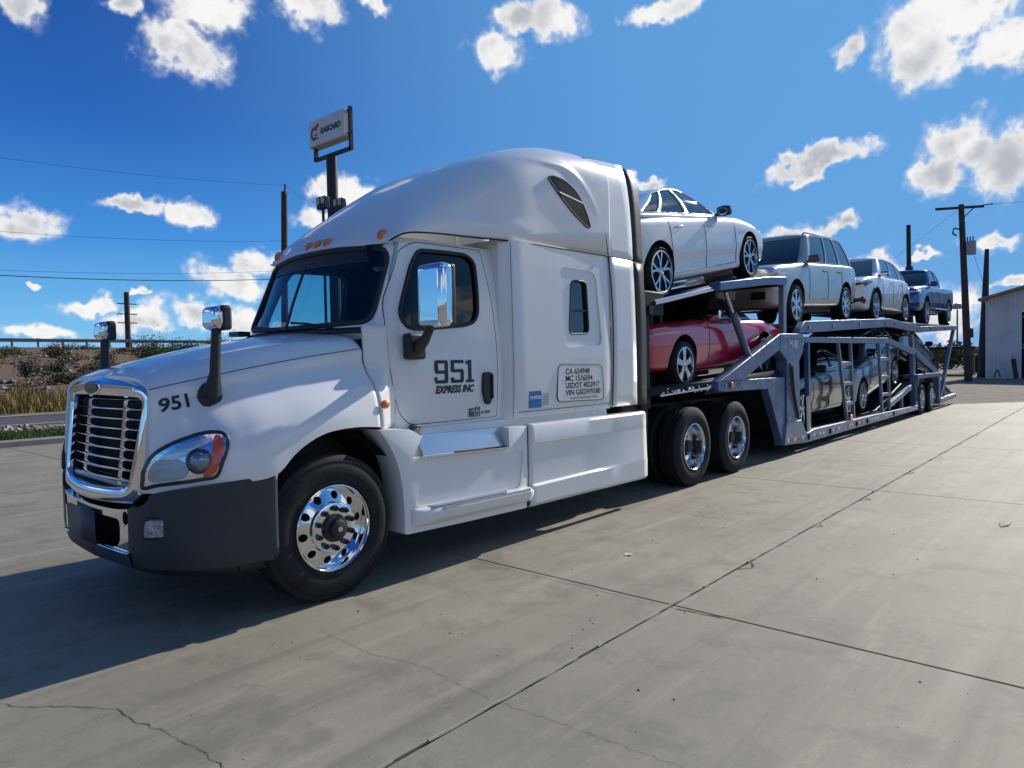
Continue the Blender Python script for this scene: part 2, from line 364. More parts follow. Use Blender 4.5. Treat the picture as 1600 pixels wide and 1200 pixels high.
# dark wheel housings behind the arches
for s_ in (0, 1):
    w = MB(); aa = np.linspace(-.25, math.pi+.25, 22)
    for y0, y1 in ((.10, .62),):
        w.grid([[(.02+.70*math.cos(a), yy if not s_ else 2*YC-yy, .50+.69*math.sin(a)) for yy in (y0, y1)] for a in aa])
        w.add([(.02+.70*math.cos(a), y1 if not s_ else 2*YC-y1, .50+.69*math.sin(a)) for a in aa], [tuple(range(len(aa)))])
    TP('wheel_housing', w, BLACKP)

# ---- hollow front cab
CZ = [1.13, 1.35, 1.60, 1.80, 1.95, 2.20, 2.45, 2.62, 2.70]
CXF = [.47, .47, .47, .45, .40, .50, .60, .665, .70]
CXC = [.62, .62, .615, .60, .59, .675, .76, .82, .85]
CYC = [.20, .20, .20, .22, .245, .285, .325, .352, .365]
CYS = [.165, .15, .14, .15, .165, .19, .225, .255, .275]
def cab_half(z, ins=0.0, xr=1.94, n=44):
    xf, xc, yc, ys = [float(herm(CZ, q, [z])[0])+ins for q in (CXF, CXC, CYC, CYS)]
    hc = YC-yc; P = [(xf+(xc-xf)*(k**2.3), YC-hc*k) for k in (0, .25, .5, .7, .85, .95)]
    P += [(xc, yc), (xc+.07, (yc*.45+ys*.55)), (xc+.22, ys+.008), (1.25, ys), (1.6, ys), (xr-ins, ys)]
    return herm(range(len(P)), P, np.linspace(0, len(P)-1, n))
def cab_ys(z): return float(herm(CZ, CYS, [z])[0])
def cab_xfront(y, z):
    h = abs(YC-y); s = cab_half(z, 0, n=120); s = s[:70]; return float(np.interp(h, YC-s[:, 1], s[:, 0]))
def cab_y(x, z):
    s = cab_half(z, 0, n=160); i = np.argmax(s[:, 0] >= .62 if False else s[:, 1] < .5); s = s[i:]; return float(np.interp(x, s[:, 0], s[:, 1]))
def cab_solid(z0, z1, ins, xr, nz=18):
    mb = MB(); rows = []
    for z in np.linspace(z0, z1, nz):
        h = cab_half(min(max(z, 1.13), 2.70), ins, xr)
        rows.append([(x, y, z) for x, y in h]+[(x, 2*YC-y, z) for x, y in h[::-1][:-1]])
    k = len(rows[0]); mb.grid(rows, cv=True); n = len(rows)
    mb.f += [tuple(range(k))[::-1], tuple((n-1)*k+j for j in range(k))]; return mb
cab = TP('cab', cab_solid(1.13, 2.70, 0, 1.94), WHITE)
boolean(cab, cab_solid(1.20, 2.675, .045, 1.94, 8), m=INTER)
DOOR_WIN = [(1.05, 2.60), (1.33, 2.615), (1.62, 2.615), (1.70, 2.55), (1.69, 2.30), (1.67, 2.10), (1.62, 2.02), (1.50, 1.985), (.93, 1.935), (.82, 1.965), (.775, 2.06), (.83, 2.20), (.955, 2.48)]
wpoly = rpoly(DOOR_WIN, [.05, .2, .07, .05, .2, .05, .05, .1, .1, .05, .05, .05, .1], 4)
def yprism(poly, y0, y1): return MB().prism([(a, y0, b) for a, b in poly], (0, y1-y0, 0))
WS = rpoly([(.335, 2.60), (.75, 2.635), (1.21, 2.64), (1.67, 2.635), (2.085, 2.60), (2.135, 2.0), (1.8, 1.985), (1.21, 1.97), (.62, 1.985), (.285, 2.0)], [.12, .3, .3, .3, .12, .1, .3, .5, .3, .1], 5)
cut = yprism(wpoly, -.3, .6); c2 = yprism([(a, b) for a, b in wpoly], 1.9, 2.8); cut.add(c2.v, c2.f)
boolean(cab, cut, m=BLACKP)
boolean(cab, MB().prism([(.15, a, b) for a, b in WS], (.95, 0, 0)), m=BLACKP)
DOOR = [(1.01, 2.672), (1.80, 2.682), (1.875, 2.2), (1.885, 1.9), (1.882, 1.158), (.84, 1.158), (.74, 1.255), (.70, 1.37), (.672, 1.53), (.64, 1.72), (.638, 1.88), (.645, 1.97), (.65, 2.08), (.675, 2.18), (.80, 2.43), (.87, 2.59)]
dpoly = rpoly(DOOR, [.08, .03, .2, .2, .03, .06] + [.05]*10, 3)
door = cab.copy(); door.data = cab.data.copy(); COL.objects.link(door); door.name = 'door'; door.parent = truck
ctr = np.mean(np.array(dpoly), 0); din = [ctr+(np.array(q)-ctr)*(1-.007/max(.2, np.linalg.norm(np.array(q)-ctr))) for q in dpoly]
boolean(door, yprism(din, -.3, .42), 'INTERSECT', m=SEAM)
door.data.name = 'door'
boolean(cab, yprism(dpoly, -.3, .42), m=SEAM)
# gasket, glass
def ring(mb, pts, r, n=8): return mb.tube(pts, r, n, close=True)
g = MB(); ring(g, [(a, cab_y(a, b)-.002, b) for a, b in wpoly], .017); g.build('window_gasket', BLACKP, door)
zz = np.linspace(1.90, 2.64, 10); xx = np.linspace(.72, 1.76, 10)
MB().grid([[(x, cab_y(x, z)+.016, z) for x in xx] for z in zz]).build('window_glass', SMOKE, door, fix=False)
g = MB(); ring(g, [(a, 2*YC-cab_y(a, b)+.002, b) for a, b in wpoly], .017); TP('window_gasket', g, BLACKP)
TP('side_window', MB().grid([[(x, 2*YC-cab_y(x, z)-.016, z) for x in xx] for z in zz]), TEAL, fix=False)
zz = np.linspace(1.945, 2.66, 14); yy = np.linspace(.27, 2*YC-.27, 40)
TP('windshield', MB().grid([[(cab_xfront(y, z)+.012, y, z) for y in yy] for z in zz]), TEAL, fix=False, ang=80)
g = MB(); ring(g, [(cab_xfront(a, b)-.001, a, b) for a, b in WS], .022); ws_g = TP('windshield_gasket', g, BLACKP)
# black ceramic border strip at the head of the windshield and the centre divider
TP('sun_strip', MB().grid([[(cab_xfront(y, z)+.006, y, z) for y in np.linspace(.46, 1.96, 36)] for z in (2.50, 2.56, 2.64)]), BLACKP, fix=False)
# interior
cb = MB(); cb.box((.50, .32, 1.25), (.98, 2.10, 1.86)); cb.prism([(.98, .32, 1.5), (.98, .32, 1.93), (.62, .32, 1.95), (.55, .32, 1.86)], (0, 1.78, 0))
TP('dashboard', cb, INTER, bev=.03)
for yy_ in (.72, 1.70):
    sb = MB(); sb.box((1.35, yy_-.27, 1.55), (1.85, yy_+.27, 1.68)); sb.box((1.76, yy_-.25, 1.66), (1.89, yy_+.25, 2.28)); TP('cab_seat', sb, INTER, bev=.05)
sw = MB(); sw.tube([(1.02+.12*math.cos(a)*.3, .72+.22*math.sin(a), 1.98+.2*math.cos(a)) for a in np.linspace(0, 2*math.pi, 24, endpoint=False)], .017, 8, close=True)
sw.beam((1.02, .72, 1.98), (.9, .72, 1.86), .06, .06); TP('steering_wheel', sw, INTER)
# wipers and the folded wiper at the far corner
wp = MB()
for y0, y1 in ((.62, 1.12), (1.35, 1.85)):
    wp.tube([(cab_xfront(y0, 1.98)-.03, y0, 1.955), (cab_xfront((y0+y1)/2, 2.0)-.045, (y0+y1)/2, 2.0), (cab_xfront(y1, 2.03)-.035, y1, 2.02)], .011, 6)
wp.tube([(.375, 1.20, 1.96), (.455, 1.20, 2.2), (.585, 1.20, 2.52)], .012, 6)
wp.box((.36, 1.98, 1.94), (.48, 2.16, 1.985)); TP('wiper', wp, BLACKP)
TP('cowl_trim', MB().grid([[(x, y, 1.925+.03*k) for k, x in enumerate((cab_xfront(y, 1.95)-.075, cab_xfront(y, 1.95)-.02))] for y in np.linspace(.27, 2.15, 30)]), BLACKP, solid=.02)

# ---- cowl flank between hood and door
cw = []
for z in np.linspace(1.165, 1.965, 22):
    yh = hood_pt(.44, min(max(z, 1.19), 1.87))[1]; k = min(1, max(0, (z-1.62)/.10)); yh = yh*(1-k)+(.235+.02*(z-1.7))*k
    if z > 1.9: yh = .245
    yd = cab_y(.70, max(z, 1.14))-.004; row = []
    for u in np.linspace(0, 1, 9):
        x = .455+u*(.245 if z < 1.5 else .19); e = u*u*(3-2*u); row.append((x, yh*(1-e)+yd*e, z))
    cw.append(row)
cowl = TP('cowl_panel', MB().grid(cw), WHITE, ang=60, solid=.02, fix=False)
mk = MB().lathe([(0, -.018), (.022, -.014), (.036, 0)], (0, 0, 0), 'y', 20); mk.v = [(x*1.25+.50, y+.045, z*.95+1.352) for x, y, z in mk.v]
mk.build('turn_signal', AMBER, cowl)

# ---- roof fairing
RS = [(.80, .33, 2.655), (.85, .275, 2.70), (.95, .235, 2.735), (1.2, .205, 2.755), (1.6, .165, 2.765), (2.1, .092, 2.775), (2.6, .078, 2.78), (3.0, .075, 2.785), (3.4, .068, 2.79), (3.66, .066, 2.79)]
RC = [(.66, 2.645), (.78, 2.77), (.93, 2.915), (1.20, 3.13), (1.60, 3.395), (2.10, 3.665), (2.60, 3.83), (3.0, 3.885), (3.4, 3.89), (3.66, 3.885)]
RN = [2.0, 2.05, 2.2, 2.6, 3.3, 4.5, 6.0, 7.0, 8.0, 8.5]
def roof_pt(u, th):
    S = herm(range(10), RS, [u])[0]; Cc = herm(range(10), RC, [u])[0]; n = float(herm(range(10), RN, [u])[0])
    c, s = math.cos(th), math.sin(th); ky = 1-c**(2/n) if c > 1e-9 else 1.0; kz = s**(2/n) if s > 1e-9 else 0.0
    y = S[1]+(YC-S[1])*ky; x = Cc[0]+(S[0]-Cc[0])*(1-ky)**2
    z = S[2]+(Cc[1]-S[2])*kz
    bump_ = 0.0                      # a soft shelf over the door and an eyebrow over the upper window
    if .95 < x < 2.45:
        w_ = math.sin(math.pi*(x-.95)/1.5)**.7; zc = 2.90+.05*(x-1.0); bump_ += -.016*w_/(1+math.exp((z-zc)/.018))+.016*w_/(1+math.exp((z-zc+.10)/.03))
    if 2.2 < x < 3.5 and z > 3.1:
        w_ = math.sin(math.pi*(x-2.2)/1.3); zc = 3.62-.30*max(0, (x-2.75)/.6)**2.2; bump_ += -.014*w_*math.exp(-((z-zc)/.04)**2)
    if x < 1.35 and y < 1.0:         # crease lines sweeping back from the brow
        for z0_ in (2.88, 3.02):
            zc = z0_+.30*(x-.85); bump_ += -.012*max(0, 1-abs(x-1.05)/.3)*math.exp(-((z-zc)/.022)**2)
    return (x, y+bump_*(1-ky), z)
ths = (math.pi/2)*np.linspace(0, 1, 80)**1.5
RG = np.array([[roof_pt(u, th) for th in ths] for u in np.linspace(0, 9, 110)])
RM = RG[:, ::-1][:, 1:].copy(); RM[..., 1] = 2*YC-RM[..., 1]
roof = TP('roof_fairing', MB().grid(np.concatenate([RG, RM], 1)), WHITE, ang=60, solid=.03)
RD = RG[:, :64].reshape(-1, 3); RD = RD[RD[:, 1] < .8]
def roof_y(x, z):                                   # near flank of the roof at a place: plane through the nearest samples
    i = np.argsort((RD[:, 0]-x)**2+(RD[:, 2]-z)**2)[:9]; A_ = np.c_[np.ones(9), RD[i, 0]-x, RD[i, 2]-z]
    return float(np.linalg.lstsq(A_, RD[i, 1], rcond=None)[0][0])
# drip moulding line between roof and cab / sleeper, dark seam
for s_ in (0, 1):
    sp = herm(range(10), RS, np.linspace(0, 9, 50)); TPm = MB().tube([(q[0], (q[1]-.004) if not s_ else 2*YC-q[1]+.004, q[2]-.004) for q in sp], .007, 6); TPm.build('seam', SEAM, roof)
# marker lamps on the brow
for yy_ in (.42, 1.07, 1.21, 1.35, 2.0):
    h = abs(yy_-YC); u = .62 if h < .5 else .42
    best = min(((abs(p_[1]-min(yy_, 2*YC-yy_))+4*abs(p_[2]-2.725), p_) for p_ in RG[:44].reshape(-1, 3)), key=lambda q: q[0])[1]
    m_ = MB().lathe([(0, -.034), (.020, -.030), (.028, -.012), (.030, .03)], axis='x', n=16)
    m_.v = [(x+best[0]-.012+.62*z, y*.85+yy_, z*1.55+best[2]+.0) for x, y, z in m_.v]
    MB().add(m_.v, m_.f).build('marker_lamp', AMBER, roof)
# upper sleeper window
up = rpoly([(2.60, 3.455), (2.68, 3.485), (2.86, 3.47), (3.07, 3.38), (3.215, 3.20), (3.285, 3.055), (3.235, 3.045), (2.95, 3.18), (2.70, 3.36)], [.03, .04, .08, .12, .1, .02, .02, .2, .15], 5)
c_ = np.mean(np.array(up), 0)
uw = MB().add([(x, roof_y(x, z)-.010, z) for x, z in up]+[(c_[0], roof_y(*c_)-.010, c_[1])], [(i, (i+1) % len(up), len(up)) for i in range(len(up))])
uwo = uw.build('upper_window', mat('upper_glass', (.012, .013, .016), .12, spec=.35), roof, fix=False)
g = MB(); ring(g, [(x, roof_y(x, z)-.008, z) for x, z in up], .008); g.build('window_gasket', SEAM, uwo)
MB().beam((2.76, roof_y(2.76, 3.33)-.014, 3.335), (3.15, roof_y(3.15, 3.28)-.014, 3.285), .008, .012).build('window_bar', ALU, uwo)

# ---- sleeper box
SZ = [1.13, 1.3, 1.6, 2.0, 2.4, 2.785]; SY = [.075, .062, .055, .058, .064, .072]
rows = []
for z in np.linspace(1.13, 2.785, 16):
    ys = float(herm(SZ, SY, [z])[0]); h = [(1.935, YC), (1.935, .22), (1.94, .165), (1.965, .13)]+[(1.99+.10*k, .105-(.105-ys)*(1-(1-k)**2)) for k in (.1, .3, .6, 1)]+[(x, ys) for x in np.linspace(2.2, 3.62, 12)]+[(3.655, ys+.02), (3.67, ys+.06), (3.67, YC)]
    rows.append([(x, y, z) for x, y in h]+[(x, 2*YC-y, z) for x, y in h[::-1][1:-1]])
k_ = len(rows[0]); mb = MB().grid(rows, cv=True); mb.f += [tuple(range(k_))[::-1], tuple(15*k_+j for j in range(k_))]
sleeper = TP('sleeper', mb, WHITE, ang=40)
def sy(z): return float(herm(SZ, SY, [z])[0])
boolean(sleeper, yprism(rpoly([(2.74, 2.60), (3.37, 2.585), (3.47, 1.82), (2.80, 1.79)], .09, 5), -.1, .078), m=WHITE, ang=30)
boolean(sleeper, yprism(rpoly([(2.94, 2.475), (3.21, 2.485), (3.25, 1.945), (2.90, 1.925)], .07, 5), -.1, .16), m=BLACKP, ang=30)
for (a, b) in (((2.89, 1.9), (3.27, 2.5)),):
    wd = MB().box((a[0], .105, a[1]), (b[0], .112, b[1])).build('sleeper_window', DARKG, sleeper)
g = MB(); ring(g, [(x, .082, z) for x, z in rpoly([(2.94, 2.475), (3.21, 2.485), (3.25, 1.945), (2.90, 1.925)], .07, 5)], .012); g.build('window_gasket', BLACKP, wd)
MB().beam((2.92, .092, 2.17), (3.24, .092, 2.18), .02, .02).build('window_bar', BLACKP, wd)
# luggage door outline with rounded corners, raised
lp = rpoly([(2.68, 1.625), (3.45, 1.612), (3.485, 1.235), (2.65, 1.255)], .07, 6)
lh = MB().prism([(x, .052, z) for x, z in lp], (0, .03, 0)).build('luggage_door', WHITE, sleeper, bev=.006)
g = MB(); ring(g, [(x, .0555, z) for x, z in lp], .006, 6); g.build('seam', SEAM, lh)
# vertical seam in the door/sleeper, lower sill
for s_ in (0, 1):
    b_ = MB().prism([(.62, .19, 1.03), (.62, .12, 1.03), (.62, .14, 1.135), (.62, .19, 1.135)], (3.03, 0, 0))
    if s_: b_.v = [(x, 2*YC-y, z) for x, y, z in b_.v]
    TP('sill', b_, WHITE, bev=.01)

# ---- side extender behind the sleeper with black rubber edge
def ext_y(z): return float(herm([1.13, 2.0, 2.79, 3.2, 3.5, 3.72, 3.86], [.07, .062, .072, .085, .108, .145, .20], [z])[0])
def ext_xf(z): return float(herm([1.13, 2.79, 3.86], [3.665, 3.625, 3.34], [z])[0])
def ext_xr(z): return 4.20-.09*max(0, z-1.13)/2.78
for s_ in (0, 1):
    for z0, z1 in ((1.14, 2.785), (2.797, 3.855)):
        rows = [[(ext_xf(z)+(ext_xr(z)-ext_xf(z))*k, ext_y(z)+.004*k, z+.06*(k-.45)*max(0, (z-3.3)/.56)) for k in np.linspace(0, 1, 6)] for z in np.linspace(z0, z1, 14)]
        mb = MB().grid(rows)
        if s_: mb.v = [(x, 2*YC-y, z) for x, y, z in mb.v]
        e_ = TP('side_extender', mb, WHITE, solid=.03 if not s_ else -.03, fix=False)
        rows = [[(ext_xr(z)+.002+.23*k, ext_y(z)+.008+.006*math.sin(z*4+k*3), z+.033*max(0, (z-3.3)/.56)) for k in (0, .5, 1)] for z in np.linspace(z0-.01, z1-.02, 16)]
        mb = MB().grid(rows)
        if s_: mb.v = [(x, 2*YC-y, z) for x, y, z in mb.v]
        mb.build('rubber_edge', BLACKP, e_, solid=.02, fix=False)
seam_pts = [(ext_xf(z)-.004, ext_y(z)-.006, z+.06*(-.45)*max(0, (z-3.3)/.56)) for z in np.linspace(1.15, 3.85, 24)]
TP('extender_seam', MB().tube(seam_pts, .007, 6), SEAM)
TP('rear_roof_cap', MB().grid([[(x, y, 3.855+.02*math.sin(math.pi*(y-.2)/2.02)) for x in (3.5, 3.9, 4.12)] for y in np.linspace(.20, 2.22, 9)]), WHITE, solid=.02)

# ---- grille
def gx(y, z): return -1.165+.10*(abs(y-YC)/.75)**2+.075*(z-.85)/.7
def gpath(hw_t, hw_b, zt, zb, rt, rb, n=96, arch=0.0, dip=0.0):
    P = rpoly([(-hw_t, zt), (hw_t, zt), (hw_b, zb), (-hw_b, zb)], [rt, rt, rb, rb], 9); P = np.array(P)
    d = np.r_[0, np.cumsum(np.linalg.norm(np.diff(np.vstack([P, P[:1]]), axis=0), axis=1))]; Q = np.vstack([P, P[:1]])
    s = np.linspace(0, d[-1], n, endpoint=False); q = np.stack([np.interp(s, d, Q[:, 0]), np.interp(s, d, Q[:, 1])], -1)
    up_ = q[:, 1] > (zt+zb)/2; k = 1-(q[:, 0]/hw_t)**2
    q[:, 1] += np.where(up_, arch*k, dip*k); return q
go = gpath(.80, .665, 1.565, .80, .16, .10, arch=.055, dip=-.035); gi = gpath(.655, .565, 1.47, .90, .09, .06, arch=.015, dip=-.03)
go[:, 1] = np.where(go[:, 1] > 1.5, go[:, 1], go[:, 1])
loops = []
for o_, w_ in ((.09, 0.0), (.03, 0.0), (-.005, .12), (-.03, .45), (-.028, .8), (-.01, 1.0), (.012, 1.01)):
    q = go*(1-w_)+gi*w_; loops.append([(gx(YC+a, b)+o_, YC+a, b) for a, b in q])
# the crown of the surround leans back into the hood
for l_ in range(3):
    loops[l_] = [(x+.10*max(0, (z-1.50))/.12*(.5 if l_ else 1), y, z) for x, y, z in loops[l_]]
grille = TP('grille', MB().grid(loops, cv=True), CHROME, ang=50)
bars = 9
for i in range(bars):
    z = .945+i*(1.475-.945)/(bars-1)-.02; hw = np.interp(z, [.9, 1.47], [.545, .655])
    ys_ = np.linspace(-hw, hw, 15)
    sec = [(-.018, .0), (.0, .012), (.06, .006), (.06, -.006), (.0, -.012)]
    MB().grid([[(gx(YC+a, z)+.035+dx, YC+a, z+dz) for dx, dz in sec] for a in ys_], cv=True).build('grille_bar', CHROME, grille, ang=40)
for a in (-.33, .33):
    MB().grid([[(gx(YC+a, z)+.055+dx, YC+a+dy, z) for dx, dy in ((0, -.032), (0, .032), (.05, .032), (.05, -.032))] for z in np.linspace(.89, 1.48, 8)], cv=True).build('grille_upright', CHROME, grille, ang=40)
MB().grid([[(gx(YC+a*1.012, b)+o_, YC+a*1.012, b) for a, b in gi] for o_ in (.0, .14)], cv=True).build('grille_inner', BLACKP, grille)
TP('radiator', MB().grid([[(-.99, YC+a, z) for a in (-.70, .70)] for z in (.84, 1.5)]), mat('radiator', (.006, .006, .007), .8))
em = MB().lathe([(0, -.022), (.05, -.02), (.062, -.01), (.065, .01)], axis='x', n=28); em.v = [(x+gx(YC, 1.53)-.018, y*2.4+YC, z*.82+1.535) for x, y, z in em.v]
emb = em.build('emblem', CHROME, grille)
em = MB().lathe([(0, -.006), (.052, -.004)], axis='x', n=28); em.v = [(x+gx(YC, 1.53)-.037, y*2.4+YC, z*.82+1.535) for x, y, z in em.v]; em.build('emblem_face', mat('emblem_green', (.12, .14, .12), .3, .6), emb)

# ---- bumper
BP = [(-1.165, 1.21), (-1.155, .85), (-1.135, .60), (-1.075, .36), (-.945, .155), (-.79, .05), (-.60, .012), (-.44, .0)]
def bump_pt(u, z):
    q = herm(range(8), BP, [u])[0]; k = max(0, min(1, (.52-z)/.2)); return (q[0]+.05*k*k+(.02*max(0, z-.8)), q[1]+.035*k*k, z)
def bump_top(u): return float(herm([0, 2, 2.6, 3, 7], [.735, .765, .80, .875, .952], [u], True)[0])
def bump_bot(u): return float(herm([0, 2, 4, 5.5, 7], [.365, .385, .40, .40, .385], [u], True)[0])
us = np.linspace(0, 7, 46)
def bumper_grid(u0, u1, n, off=0.0, z0=None, z1=None):
    R = []
    for u in np.linspace(u0, u1, n):
        a = bump_bot(u) if z0 is None else z0; b = bump_top(u) if z1 is None else z1
        rr = [bump_pt(u, z) for z in np.linspace(a, b, 12)]; rr = [(rr[0][0]+.10, rr[0][1]+.08, rr[0][2]+.01)]+rr+[(rr[-1][0]+.05, rr[-1][1]+.05, rr[-1][2]+.006)]
        R.append(rr)
    return R
for s_ in (0, 1):
    mb = MB().grid(bumper_grid(1.95, 7, 34))
    if s_: mb.v = [(x, 2*YC-y, z) for x, y, z in mb.v]
    sd = TP('bumper_side', mb, GREYB, ang=50, solid=.02)
    # painted strip between bumper and headlight
    R = [[(bump_pt(u, bump_top(u))[0]-.004, bump_pt(u, bump_top(u))[1]-.004, bump_top(u)+dz) for dz in (-.012, .02)] for u in np.linspace(3.1, 6.9, 20)]
    fg = bump_pt(3.05, .66)
    lens = MB().prism([(0, a, b) for a, b in rpoly([(-.072, -.055), (.072, -.05), (.075, .06), (-.06, .06)], .03, 4)], (-.022, 0, 0))
    an = math.radians(52); lens.v = [(x*math.cos(an)+y*math.sin(an)*1.0+fg[0], x*math.sin(an)*1.0-y*math.cos(an)+fg[1], z+fg[2]) for x, y, z in lens.v]
    rim_ = MB().add([(fg[0]+(x-fg[0])*1.0, y, z) for x, y, z in lens.v], lens.f)
    cen = np.mean(np.array(rim_.v), 0); rim_.v = [tuple(cen+(np.array(q)-cen)*np.array((1.22, 1.22, 1.25))+np.array((.008, .008, 0))) for q in rim_.v]
    if s_:
        lens.v = [(x, 2*YC-y, z) for x, y, z in lens.v]; rim_.v = [(x, 2*YC-y, z) for x, y, z in rim_.v]
    if s_: continue
    fl = rim_.build('fog_lamp', BLACKP, sd, bev=.01); lens.build('fog_lens', mat('lens_silver', (.30, .32, .35), .12, .5, coat=1, bump=.9, bscale=70, var=.5, vscale=30), fl, bev=.008)
# dark valance under the chrome centre
R = []
for u in np.linspace(0, 1.97, 16):
    rr = [bump_pt(u, z) for z in np.linspace(bump_bot(u), .475, 7)]; rr = [(x-.007, y-.002, z) for x, y, z in rr]; R.append([(rr[0][0]+.10, rr[0][1], rr[0][2]-.004)]+rr+[(rr[-1][0]+.02, rr[-1][1], rr[-1][2]+.006)])
R = np.array(R); Rm = R[::-1].copy(); Rm[..., 1] = 2*YC-Rm[..., 1]
val = TP('bumper_valance', MB().grid(np.concatenate([Rm[:-1], R])), GREYB, ang=50)
MB().tube([tuple(np.array(q)+np.array((-.006, 0, 0))) for q in np.concatenate([Rm[:-1], R])[:, -2]], .006, 6).build('valance_trim', CHROME, val)
# chrome centre with the tow opening
half = bumper_grid(0, 1.93, 18); H = np.array(half); Hm = H[::-1].copy(); Hm[..., 1] = 2*YC-Hm[..., 1]
bc = TP('bumper_centre', MB().grid(np.concatenate([Hm[:-1], H])), CHROME, ang=50, solid=.03)
hole = MB().prism([(-1.5, a, b) for a, b in rpoly([(.72, .685), (1.70, .685), (1.70, .52), (1.60, .485), (.82, .485), (.72, .53)], .05, 4)], (.6, 0, 0)); bake(bc); boolean(bc, hole, m=CHROME)
h2 = MB()
for yy_ in (.645, 2*YC-.645): h2.prism([(-1.5, yy_+.035*math.cos(a), .70+.045*math.sin(a)) for a in np.linspace(0, 2*math.pi, 16, endpoint=False)], (.6, 0, 0))
boolean(bc, h2, m=BLACKP)
TP('bumper_backing', MB().box((-1.04, .55, .42), (-1.00, 2*YC-.55, .76)), mat('radiator', (0, 0, 0)))
for yy_ in (.80, 2*YC-.80): MB().beam((-1.08, yy_, .72), (-1.10, yy_-.0, .47), .07, .03, (1, 0, 0)).build('tow_bracket', CHROME, bc, bev=.006)
TP('plate', MB().grid([[(gx_, y, z) for y in (1.06, 1.60)] for gx_, z in ((-1.185, .70), (-1.178, .47))]), mat('blank_plate', (.075, .072, .085), .5), solid=.006)
TP('air_dam', MB().grid([[(bump_pt(u, .4)[0]+.08, (bump_pt(u, .4)[1]+.06), z) for z in (.33, .42)] for u in np.linspace(0, 6.5, 30)]).mirror(YC), BLACKP, solid=.02)

# ---- wheels
def tyre(mb, R, w, Ri, y0, grooves=4, n=56):
    pr = [(Ri, y0+.02), (Ri+.02, y0+.004), (Ri+.07, y0-.006), ((R+Ri)/2+.01, y0-.012), (R-.07, y0-.004), (R-.035, y0+.008), (R-.012, y0+.022)]
    tw = w-.05; g0 = y0+.03
    for k in range(grooves+1):
        a = g0+(tw-.01)*k/(grooves+1); b = g0+(tw-.01)*(k+1)/(grooves+1)-.012
        pr += [(R, a), (R, b), (R-.014, b+.002), (R-.014, b+.010)]
    pr = pr[:-2]; pr += [(R-.012, y0+w-.02), (R-.05, y0+w-.004), ((R+Ri)/2, y0+w+.01), (Ri+.03, y0+w), (Ri, y0+w-.02)]
    return mb.lathe(pr, n=n)
def lug(mb, rc, y, n=10, r=.019, ln=.05):
    for k in range(n):
        a = 2*math.pi*(k+.5)/n; mb.lathe([(0, y-ln), (r*.55, y-ln), (r*.62, y-.03), (r, y-.028), (r, y+.01)], (rc*math.cos(a), 0, rc*math.sin(a)), n=8)
def steer_wheel(x, s_):
    R = .515; Ri = .292
    w = empty('front_wheel', (x-TO[0], (0 if not s_ else 2*YC)-TO[1], R-.004)); w.parent = truck
    if s_: w.rotation_euler.z = math.pi
    ty = tyre(MB(), R, .29, Ri, .012).build('tyre', RUBBER, w, ang=50)
    rb = MB()
    for rr in (.325, .452, .475): rb.tube([(rr*math.cos(a), .006 if rr < .45 else .012, rr*math.sin(a)) for a in np.linspace(0, 2*math.pi, 60, endpoint=False)], .003, 5, close=True)
    rb.build('sidewall_rib', RUBBER, ty)
    rmb = MB().lathe([(.303, .035), (.305, .008), (.297, .003), (.287, .012), (.281, .05), (.272, .072)], n=60).lathe([(.184, .040), (.176, .020), (.165, .016), (.10, .016)], n=60)
    yr = lambda r: float(np.interp(r, [.184, .20, .228, .25, .272], [.040, .046, .058, .067, .072]))
    for k in range(10):
        f0 = 2*math.pi*k/10+.16; hp2 = math.pi/10; rows = [[], [], [], []]
        for a in sorted(list(np.linspace(0, 2*math.pi, 24, endpoint=False))+[math.atan2(sy_*hp2, sx_*.044) % (2*math.pi) for sx_ in (1, -1) for sy_ in (1, -1)]):
            ca, sa = math.cos(a), math.sin(a); tt = min(.044/abs(ca) if abs(ca) > 1e-6 else 9, hp2/abs(sa) if abs(sa) > 1e-6 else 9)
            po = (.228+tt*ca, tt*sa); ang_ = math.atan2(po[1]*.228, po[0]-.228); pi_ = (.228+.029*math.cos(ang_), .029*math.sin(ang_)/.228)
            for row, (r_, f_), dy in ((rows[0], po, 0), (rows[1], ((po[0]+pi_[0])/2, (po[1]+pi_[1])/2), 0), (rows[2], pi_, 0), (rows[3], pi_, .045)):
                row.append((r_*math.cos(f0+f_), yr(r_)+dy, r_*math.sin(f0+f_)))
        rmb.grid(rows, cv=True)
    rm = rmb.build('rim', CHROME, w, ang=40, weld=True)
    MB().lathe([(0, .125), (.20, .125), (.27, .125)], n=30).build('brake_drum', SEAM, w)
    l_ = MB(); lug(l_, .140, .016, r=.021); tag(l_.build('lug_nuts', mat('nut_cover', (.05, .05, .055), .25, .9), w, ang=40), None, None, kind='stuff')
    MB().lathe([(0, -.055), (.05, -.055), (.062, -.048), (.066, -.012), (.095, -.006), (.10, .03)], n=28).build('hub', BLACKP, w, ang=40)
    MB().lathe([(0, -.059), (.018, -.059), (.02, -.054)], n=16).build('hub_cap', ALU, w)
    return w
for s_ in (0, 1): steer_wheel(0, s_)
